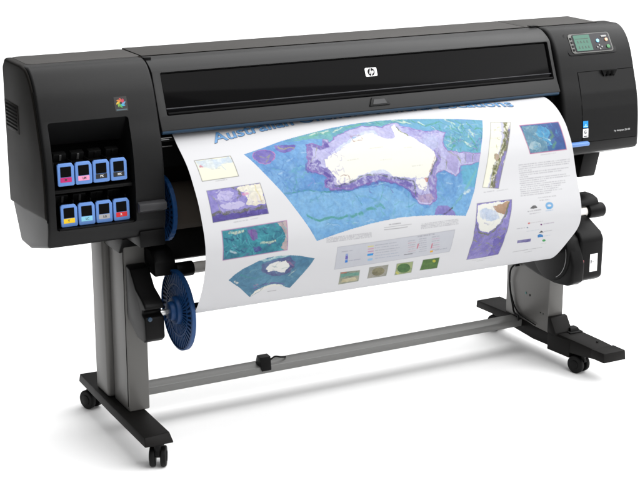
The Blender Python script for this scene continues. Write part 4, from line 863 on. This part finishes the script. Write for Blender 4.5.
("T", (120, 170, 130), (120, 170, 130), 0, 3.0, ((9125, 7664), (9275, 7660))),
("P", (92, 84, 150), (140, 134, 180), 30, 0, ((8267, 7211), (8672, 7217), (8718, 7401), (8312, 7392))),
("T", (70, 70, 72), (70, 70, 72), 0, 4.0, ((8378, 7926), (9247, 7912))),
("T", (90, 90, 92), (90, 90, 92), 0, 3.0, ((8766, 8086), (9004, 8074))),
("N", (0, 0, 0), (0, 0, 0), 0, 0, ((4940, 5142), (4966, 5147))),
("T", (130, 130, 136), (130, 130, 136), 0, 3.5, ((2948, 6095), (4079, 6096))),
("T", (130, 130, 136), (130, 130, 136), 0, 3.5, ((2948, 6142), (4079, 6142))),
("T", (130, 130, 136), (130, 130, 136), 0, 3.5, ((2948, 6188), (4079, 6188))),
("T", (130, 130, 136), (130, 130, 136), 0, 3.5, ((2949, 6235), (4079, 6235))),
("T", (130, 130, 136), (130, 130, 136), 0, 3.5, ((5409, 6027), (6422, 6030))),
("T", (130, 130, 136), (130, 130, 136), 0, 3.5, ((5407, 6078), (6419, 6081))),
("T", (130, 130, 136), (130, 130, 136), 0, 3.5, ((5406, 6129), (6418, 6132))),
("T", (130, 130, 136), (130, 130, 136), 0, 3.5, ((5405, 6181), (6417, 6183))),
("T", (40, 40, 44), (40, 40, 44), 0, 4.5, ((4560, 5900), (4852, 5901))),
("L", (170, 170, 170), (170, 170, 170), 0, 2.0, ((4423, 5984), (4794, 5979), (5142, 5983))),
("L", (150, 150, 150), (150, 150, 150), 0, 2.5, ((4421, 6052), (4845, 6062), (5032, 6053))),
("B", (214, 216, 224), (210, 212, 220), 2, 0, ((3227, 6453), (6328, 6377), (6304, 6755), (6340, 7307), (3268, 7394), (3221, 6862))),
("N", (0, 0, 0), (0, 0, 0), 0, 0, ((4940, 5142), (4966, 5147))),
("F", (180, 180, 186), (180, 180, 186), 0, 2.0, ((3227, 6453), (6328, 6377), (6304, 6755), (6340, 7307), (3268, 7394), (3221, 6862), (3227, 6453))),
("P", (150, 170, 220), (150, 170, 220), 0, 0, ((3450, 6748), (3514, 6746), (3556, 7112), (3492, 7115))),
("P", (110, 100, 190), (110, 100, 190), 0, 0, ((3458, 6830), (3524, 6828), (3538, 6957), (3471, 6959))),
("P", (40, 130, 220), (40, 130, 220), 0, 0, ((3476, 7021), (3543, 7019), (3555, 7121), (3488, 7123))),
("T", (120, 120, 130), (120, 120, 130), 0, 3.0, ((3350, 6644), (3607, 6641))),
("T", (120, 120, 150), (120, 120, 150), 0, 3.5, ((3573, 7062), (3871, 7051))),
("L", (230, 220, 90), (230, 220, 90), 0, 4.0, ((4016, 6577), (4147, 6576))),
("L", (220, 140, 170), (220, 140, 170), 0, 4.0, ((4025, 6672), (4155, 6671))),
("L", (200, 120, 170), (200, 120, 170), 0, 4.0, ((4036, 6772), (4167, 6770))),
("L", (230, 120, 110), (230, 120, 110), 0, 4.0, ((4051, 6877), (4182, 6876))),
("P", (40, 160, 235), (40, 160, 235), 0, 0, ((4027, 6860), (4179, 6854), (4188, 6946), (4037, 6951))),
("P", (160, 200, 235), (160, 200, 235), 0, 0, ((4076, 7081), (4202, 7084), (4213, 7190), (4085, 7186))),
("T", (140, 140, 146), (140, 140, 146), 0, 3.0, ((4198, 6560), (4751, 6551))),
("T", (140, 140, 146), (140, 140, 146), 0, 3.0, ((4206, 6658), (4800, 6657))),
("T", (140, 140, 146), (140, 140, 146), 0, 3.0, ((4218, 6761), (4854, 6768))),
("T", (140, 140, 146), (140, 140, 146), 0, 3.0, ((4234, 6870), (4788, 6861))),
("T", (110, 140, 170), (110, 140, 170), 0, 3.0, ((4253, 6987), (4851, 6989))),
("T", (110, 140, 170), (110, 140, 170), 0, 3.0, ((4276, 7111), (4919, 7125))),
("T", (60, 60, 60), (60, 60, 60), 0, 4.0, ((5304, 6447), (5764, 6434))),
("T", (130, 130, 136), (130, 130, 136), 0, 3.0, ((5072, 6565), (5259, 6562))),
("T", (200, 110, 120), (200, 110, 120), 0, 3.0, ((5079, 6645), (5267, 6642))),
("T", (130, 130, 136), (130, 130, 136), 0, 3.0, ((5089, 6727), (5276, 6724))),
("T", (200, 110, 120), (200, 110, 120), 0, 3.0, ((5101, 6814), (5289, 6811))),
("T", (130, 130, 136), (130, 130, 136), 0, 3.0, ((5117, 6906), (5305, 6903))),
("T", (200, 110, 120), (200, 110, 120), 0, 3.0, ((5136, 7004), (5325, 7001))),
("T", (130, 130, 136), (130, 130, 136), 0, 3.0, ((5158, 7107), (5347, 7105))),
("T", (130, 130, 136), (130, 130, 136), 0, 3.0, ((5365, 6545), (5554, 6542))),
("T", (150, 150, 156), (150, 150, 156), 0, 3.0, ((5372, 6623), (5561, 6621))),
("T", (130, 130, 136), (130, 130, 136), 0, 3.0, ((5382, 6705), (5571, 6702))),
("T", (150, 150, 156), (150, 150, 156), 0, 3.0, ((5394, 6791), (5583, 6788))),
("T", (130, 130, 136), (130, 130, 136), 0, 3.0, ((5410, 6882), (5599, 6879))),
("T", (150, 150, 156), (150, 150, 156), 0, 3.0, ((5429, 6979), (5618, 6976))),
("T", (130, 130, 136), (130, 130, 136), 0, 3.0, ((5451, 7082), (5641, 7080))),
("L", (214, 80, 110), (214, 80, 110), 0, 5.0, ((5358, 6732), (5358, 6897))),
("T", (130, 130, 136), (130, 130, 136), 0, 3.0, ((5717, 6534), (5907, 6531))),
("T", (210, 110, 160), (210, 110, 160), 0, 3.0, ((5724, 6613), (5914, 6610))),
("T", (130, 130, 136), (130, 130, 136), 0, 3.0, ((5733, 6694), (5924, 6691))),
("T", (210, 110, 160), (210, 110, 160), 0, 3.0, ((5745, 6779), (5936, 6776))),
("T", (130, 130, 136), (130, 130, 136), 0, 3.0, ((5761, 6870), (5952, 6867))),
("T", (210, 110, 160), (210, 110, 160), 0, 3.0, ((5781, 6967), (5972, 6964))),
("T", (130, 130, 136), (130, 130, 136), 0, 3.0, ((5803, 7070), (5996, 7068))),
("L", (214, 80, 110), (214, 80, 110), 0, 5.0, ((5750, 6809), (5757, 6985))),
("L", (60, 60, 60), (60, 60, 60), 0, 3.0, ((5055, 7130), (5272, 7135))),
("P", (240, 180, 40), (240, 180, 40), 0, 0, ((5757, 7108), (5840, 7108), (5851, 7200), (5774, 7201))),
("T", (70, 70, 90), (70, 70, 90), 0, 3.0, ((5871, 7126), (6223, 7093))),
("B", (172, 172, 150), (110, 130, 120), 16, 0, ((3466, 7590), (3975, 7628), (4086, 8267), (3565, 8288))),
("F", (130, 140, 120), (130, 140, 120), 0, 2.0, ((3466, 7590), (3975, 7628), (4086, 8267), (3565, 8288), (3466, 7590))),
("B", (150, 150, 140), (176, 172, 160), 16, 0, ((4220, 7547), (4720, 7553), (4823, 8196), (4313, 8184))),
("F", (130, 140, 120), (130, 140, 120), 0, 2.0, ((4220, 7547), (4720, 7553), (4823, 8196), (4313, 8184), (4220, 7547))),
("B", (176, 186, 130), (150, 170, 120), 16, 0, ((4958, 7563), (5406, 7574), (5534, 8245), (5076, 8247))),
("F", (130, 140, 120), (130, 140, 120), 0, 2.0, ((4958, 7563), (5406, 7574), (5534, 8245), (5076, 8247), (4958, 7563))),
("B", (84, 130, 40), (60, 96, 36), 16, 0, ((5682, 7571), (6138, 7571), (6253, 8219), (5761, 8187))),
("F", (130, 140, 120), (130, 140, 120), 0, 2.0, ((5682, 7571), (6138, 7571), (6253, 8219), (5761, 8187), (5682, 7571))),
("N", (0, 0, 0), (0, 0, 0), 0, 0, ((4940, 5142), (4966, 5147))),
("P", (96, 150, 140), (120, 170, 150), 14, 0, ((3500, 7688), (3984, 7727), (4018, 7922), (3694, 7854), (3533, 7913))),
("P", (214, 206, 176), (190, 180, 140), 14, 0, ((3592, 7986), (3937, 7985), (4040, 8191), (3615, 8199))),
("L", (210, 110, 90), (210, 110, 90), 0, 6.0, ((3502, 7636), (3621, 7640))),
("N", (0, 0, 0), (0, 0, 0), 0, 0, ((4940, 5142), (4966, 5147))),
("P", (116, 110, 80), (150, 144, 110), 18, 0, ((4691, 7835), (4707, 7905), (4710, 7972), (4697, 8030), (4671, 8075), (4632, 8102), (4585, 8108), (4532, 8094), (4479, 8061), (4429, 8011), (4388, 7950), (4358, 7882), (4343, 7814), (4342, 7749), (4356, 7694), (4383, 7653), (4422, 7628), (4469, 7621), (4520, 7633), (4572, 7663), (4620, 7709), (4661, 7768), (4691, 7835))),
("P", (50, 100, 46), (84, 130, 60), 18, 0, ((5412, 7892), (5431, 7973), (5435, 8050), (5423, 8113), (5395, 8159), (5353, 8182), (5301, 8180), (5243, 8154), (5184, 8106), (5129, 8040), (5083, 7964), (5049, 7883), (5031, 7803), (5029, 7731), (5044, 7672), (5073, 7631), (5115, 7610), (5166, 7610), (5222, 7633), (5279, 7676), (5332, 7737), (5378, 7811), (5412, 7892))),
("L", (220, 210, 80), (220, 210, 80), 0, 6.0, ((5068, 8065), (5164, 8216))),
("P", (190, 190, 50), (190, 190, 50), 0, 0, ((6083, 7752), (6088, 7776), (6088, 7797), (6085, 7813), (6077, 7823), (6065, 7826), (6051, 7821), (6036, 7810), (6020, 7793), (6006, 7771), (5994, 7747), (5985, 7722), (5980, 7698), (5979, 7678), (5983, 7662), (5991, 7652), (6003, 7650), (6017, 7654), (6032, 7665), (6047, 7681), (6062, 7703), (6074, 7727), (6083, 7752))),
]

NS, NT = 1000, 680
WS, WT = XR-XL, 1.09
S_ = np.linspace(0, 1, NS+1); T_ = np.linspace(0, 1, NT+1)
SS, TT = np.meshgrid(S_, T_)
rng = np.random.default_rng(5)
def vnoise(n, seed):
    r = np.random.default_rng(seed).random((n+2, int(n*1.5)+3))
    y = TT*n; x = SS*n*1.5; yi = y.astype(int); xi = x.astype(int); fy_ = y-yi; fx = x-xi
    fy_ = fy_*fy_*(3-2*fy_); fx = fx*fx*(3-2*fx)
    return (r[yi, xi]*(1-fx)+r[yi, xi+1]*fx)*(1-fy_)+(r[yi+1, xi]*(1-fx)+r[yi+1, xi+1]*fx)*fy_
def fbm(n, seed):
    a = 0; w = .5; tot = 0
    for k in range(4): a = a+w*vnoise(int(n*2**k), seed+k); tot += w; w *= .6
    return np.clip((a/tot-.5)*2.2+.5, 0, 1)
NZ = {}
FINE = fbm(60, 77)
GRIT = fbm(150, 99)
AX = SS; AY = TT                      # print coordinates; WX, WY wander a few millimetres for hand-drawn coasts
WX = SS+(fbm(26, 201)-.5)*.0042+(fbm(70, 211)-.5)*.0035; WY = TT+(fbm(26, 301)-.5)*.0056+(fbm(70, 311)-.5)*.0045
def inside(P, X=SS, Y=TT):
    """even-odd test of the grid against a polygon, inside its box only"""
    x = np.array([p[0] for p in P]); y = np.array([p[1] for p in P])
    i0, i1 = max(0, int(y.min()*NT)-7), min(NT, int(y.max()*NT)+8); j0, j1 = max(0, int(x.min()*NS)-8), min(NS, int(x.max()*NS)+9)
    sx_ = X[i0:i1+1, j0:j1+1]; sy_ = Y[i0:i1+1, j0:j1+1]; m = np.zeros(sx_.shape, bool); n = len(P)
    for a in range(n):
        xa, ya, xb, yb = x[a], y[a], x[a-1], y[a-1]
        if ya == yb: continue
        c = ((ya > sy_) != (yb > sy_)) & (sx_ < (xb-xa)*(sy_-ya)/(yb-ya)+xa); m ^= c
    return (i0, i1, j0, j1), m.astype(float)
def stroke(P, w, dash=False, seed=0, X=SS, Y=TT):
    x = np.array([p[0] for p in P])*WS; y = np.array([p[1] for p in P])*WT; pad = w+.014
    i0, i1 = max(0, int((y.min()-pad)/WT*NT)-1), min(NT, int((y.max()+pad)/WT*NT)+2); j0, j1 = max(0, int((x.min()-pad)/WS*NS)-1), min(NS, int((x.max()+pad)/WS*NS)+2)
    gx = X[i0:i1+1, j0:j1+1]*WS; gy = Y[i0:i1+1, j0:j1+1]*WT; D = np.full(gx.shape, 9.); A = np.zeros(gx.shape); acc = 0
    for a in range(len(P)-1):
        dx, dy = x[a+1]-x[a], y[a+1]-y[a]; l = max(1e-9, dx*dx+dy*dy); u = np.clip(((gx-x[a])*dx+(gy-y[a])*dy)/l, 0, 1)
        d_ = np.hypot(gx-x[a]-u*dx, gy-y[a]-u*dy); m = d_ < D; D[m] = d_[m]; A[m] = (acc+u*math.sqrt(l))[m]; acc += math.sqrt(l)
    px = WS/NS; eff = max(w/2, px*.5); al = np.clip((eff-D)/px*.6+.5, 0, 1)*min(1, w/px)*.82
    if dash:
        g = np.random.default_rng(seed).random(int(acc/.003)+4); g = .25+.75*(g > .22)*(.5+.5*np.roll(g, 3))
        al = al*g[np.clip((A/.003).astype(int), 0, len(g)-1)]
    return (i0, i1, j0, j1), al
paper_c = np.array(srgb((240, 240, 243)))*.50
INK = .52   # the photographed print colours carry the studio light; this is the ink's own reflectance
IMG = np.ones((NT+1, NS+1, 3))*paper_c
CLIP = None
for k, (ty, c1, c2, ns, w, pts) in enumerate(PRINTS):
    P_ = [(a/10000, b_/10000) for a, b_ in pts]
    h = lambda c: np.array(srgb(c))
    A_, B_ = h(c1)*INK, h(c2)*INK
    if ty == 'N': CLIP = None; continue
    if ty == 'S':          # many short wandering lines of one ink inside a quadrilateral
        rg = random.Random(k); Q = P_
        for _ in range(c2[0]):
            u, v = rg.random(), rg.random(); f = lambda a: (Q[0][a]*(1-u)+Q[1][a]*u)*(1-v)+(Q[3][a]*(1-u)+Q[2][a]*u)*v
            x, y = f(0), f(1); pl_ = [(x, y)]; a = rg.uniform(0, 6.28); l = c2[1]*.0042/4
            for _q in range(4): a += rg.uniform(-.7, .7); x += math.cos(a)*l/WS; y += math.sin(a)*l/WT; pl_.append((x, y))
            (i0, i1, j0, j1), al = stroke(pl_, w/1000, False, 0, WX, WY)
            al = al*np.clip((.5*GRIT+.5*FINE)[i0:i1+1, j0:j1+1]*2.0-.15, .15, 1)
            if CLIP is not None: al = al*CLIP[i0:i1+1, j0:j1+1]
            al = al[..., None]; sub = IMG[i0:i1+1, j0:j1+1]; IMG[i0:i1+1, j0:j1+1] = sub*(1-al*.75)+A_*al*.75
        continue
    if ty == 'B':
        (i0, i1, j0, j1), al = inside(P_); CLIP = np.zeros(SS.shape); CLIP[i0:i1+1, j0:j1+1] = al
    elif ty == 'P':
        (i0, i1, j0, j1), al = inside(P_, WX, WY) if CLIP is not None else inside(P_)
    elif ty == 'L':
        (i0, i1, j0, j1), al = stroke(P_, w/1000, False, k, WX, WY) if CLIP is not None else stroke(P_, w/1000)
        if CLIP is not None: al = al*np.clip((.5*GRIT+.5*FINE)[i0:i1+1, j0:j1+1]*2.0-.15, .15, 1)
    else: (i0, i1, j0, j1), al = stroke(P_, w/1000, ty == 'T', k)
    if ty == 'T': al = al*.62
    if CLIP is not None and ty in 'PL': al = al*CLIP[i0:i1+1, j0:j1+1]
    if ty == 'P' and CLIP is not None: al = al*.93
    col = A_
    if ns:
        key = (int(ns*2.2), k % 5)
        if key not in NZ: NZ[key] = fbm(key[0], 10+key[1]*7)
        f = np.clip(NZ[key][i0:i1+1, j0:j1+1, None]*.75+(FINE[i0:i1+1, j0:j1+1, None]-.5)*.55+.12, 0, 1); col = (A_*(1-f)+B_*f)*((.90+.2*GRIT[i0:i1+1, j0:j1+1, None]) if ns > 2 else 1)
    al = al[..., None]; sub = IMG[i0:i1+1, j0:j1+1]
    IMG[i0:i1+1, j0:j1+1] = sub*(1-al)+col*al
def surf(s, t):
    tt = np.linspace(0, 1, 401)
    y = (1-s)*np.interp(t, tt, LC[:, 0])+s*np.interp(t, tt, RC[:, 0]); z = (1-s)*np.interp(t, tt, LC[:, 1])+s*np.interp(t, tt, RC[:, 1])
    y = y+.0022*np.sin(s*7+1)*np.sin(t*3.1)+.0008*np.sin(s*17+t*5)*np.sin(t*3.1)   # slight waviness of the paper
    return np.stack([XL+(XR-XL)*s, y, z], -1)
def normal(s, t):
    e = .004; a = surf(s, np.clip(t+e, 0, 1))-surf(s, np.clip(t-e, 0, 1)); n = np.stack([np.zeros_like(s), a[..., 2], -a[..., 1]], -1)
    n /= np.linalg.norm(n, axis=-1)[..., None]; return n
V_ = surf(SS, TT)
Nn = normal(SS, TT)
back = V_-Nn*.0006
nv = (NS+1)*(NT+1)
me = bpy.data.meshes.new('printed_sheet')
idx = np.arange(nv).reshape(NT+1, NS+1)
q = np.stack([idx[:-1, :-1], idx[1:, :-1], idx[1:, 1:], idx[:-1, 1:]], -1).reshape(-1, 4)
# coarse back side, stitched only by distance (a sheet 0.6 mm thick)
st_ = 20
bi = np.arange(0, NT+1, 5); bj = np.arange(0, NS+1, st_)
Bv = back[np.ix_(bi, bj)].reshape(-1, 3); bidx = (np.arange(len(bi)*len(bj))+nv).reshape(len(bi), len(bj))
bq = np.stack([bidx[:-1, :-1], bidx[:-1, 1:], bidx[1:, 1:], bidx[1:, :-1]], -1).reshape(-1, 4)
allv = np.concatenate([V_.reshape(-1, 3), Bv]); allq = np.concatenate([q, bq])
me.vertices.add(len(allv)); me.vertices.foreach_set('co', allv.astype(np.float32).ravel())
me.loops.add(allq.size); me.loops.foreach_set('vertex_index', allq.astype(np.int32).ravel())
me.polygons.add(len(allq)); me.polygons.foreach_set('loop_start', np.arange(0, allq.size, 4, dtype=np.int32))
me.update(calc_edges=True)
me.polygons.foreach_set('use_smooth', np.ones(len(allq), bool))
ca = me.color_attributes.new('ink', 'FLOAT_COLOR', 'POINT')
cc = np.ones((len(allv), 4), np.float32); cc[:nv, :3] = IMG.reshape(-1, 3); cc[nv:, :3] = paper_c
ca.data.foreach_set('color', cc.ravel()); me.update()
pm = bpy.data.materials.new('printed_paper'); pm.use_nodes = True; b = pm.node_tree.nodes['Principled BSDF']
at = pm.node_tree.nodes.new('ShaderNodeAttribute'); at.attribute_name = 'ink'
pm.node_tree.links.new(at.outputs['Color'], b.inputs['Base Color'])
b.inputs['Roughness'].default_value = .55; b.inputs['Specular IOR Level'].default_value = .25
me.materials.append(pm)
sheet = bpy.data.objects.new('printed_sheet', me); COL.objects.link(sheet)
tag(sheet, 'wide white sheet printed with blue maps of Australia, curling down from the printer', 'printed sheet')
# title lettering following the arc of the map
ARC = (.35874164, -.35003202, .24139855)
vs, fs = text_mesh('Australian Offshore Mineral Locations', 1, bold=.012)
x0 = min(v[0] for v in vs); x1 = max(v[0] for v in vs); S0, S1 = .0862, .8875
k_ = (S1-S0)*WS/(x1-x0)
def title(off, dx, dy, m, name, grow=0):
    vs, fs = text_mesh('Australian Offshore Mineral Locations', 1, bold=.012+grow)
    flat = bmesh.new(); fv = [flat.verts.new((x, y, 0)) for x, y in vs]
    for f in fs:
        try: flat.faces.new([fv[i] for i in f])
        except ValueError: pass
    for c_ in np.arange(-.25, .85, .06):       # cut the letters into strips so that they bend with the paper
        bmesh.ops.bisect_plane(flat, geom=flat.verts[:]+flat.edges[:]+flat.faces[:], plane_co=(0, c_, 0), plane_no=(0, 1, 0))
    flat.verts.index_update(); vs = [(v.co.x, v.co.y) for v in flat.verts]; fs = [tuple(v.index for v in f.verts) for f in flat.faces]; flat.free()
    s = S0+(np.array([v[0] for v in vs])-x0)*k_/WS+dx; hgt = np.array([v[1] for v in vs])*k_*.86+dy
    t = ARC[0]*s*s+ARC[1]*s+ARC[2]+.0055-hgt/WT
    P = surf(s, t)+normal(s, t)*off
    ends = [max(v[0] for v in text_mesh('Australian Offshore Mineral Locations'[:n], 1, bold=.012+grow)[0])+.02 for n in (10, 19, 27, 37)]
    lo = -1
    for hi in ends:
        bm = bmesh.new(); b = {}
        for f in fs:
            cx = sum(vs[i][0] for i in f)/len(f)
            if not lo < cx <= hi: continue
            for i in f:
                if i not in b: b[i] = bm.verts.new(P[i])
            try: bm.faces.new([b[i] for i in f])
            except ValueError: pass
        lo = hi; bmesh.ops.recalc_face_normals(bm, faces=bm.faces); link(name, bm, m, sheet, smooth=False)
title(.0009, .0008, -.0014, mat('title_shadow_ink', [v*.6 for v in srgb((86, 96, 118))], .5), 'title_word_outline', .010)
title(.0014, 0, 0, mat('title_blue_ink', [v*.66 for v in srgb((104, 156, 206))], .5), 'title_word')
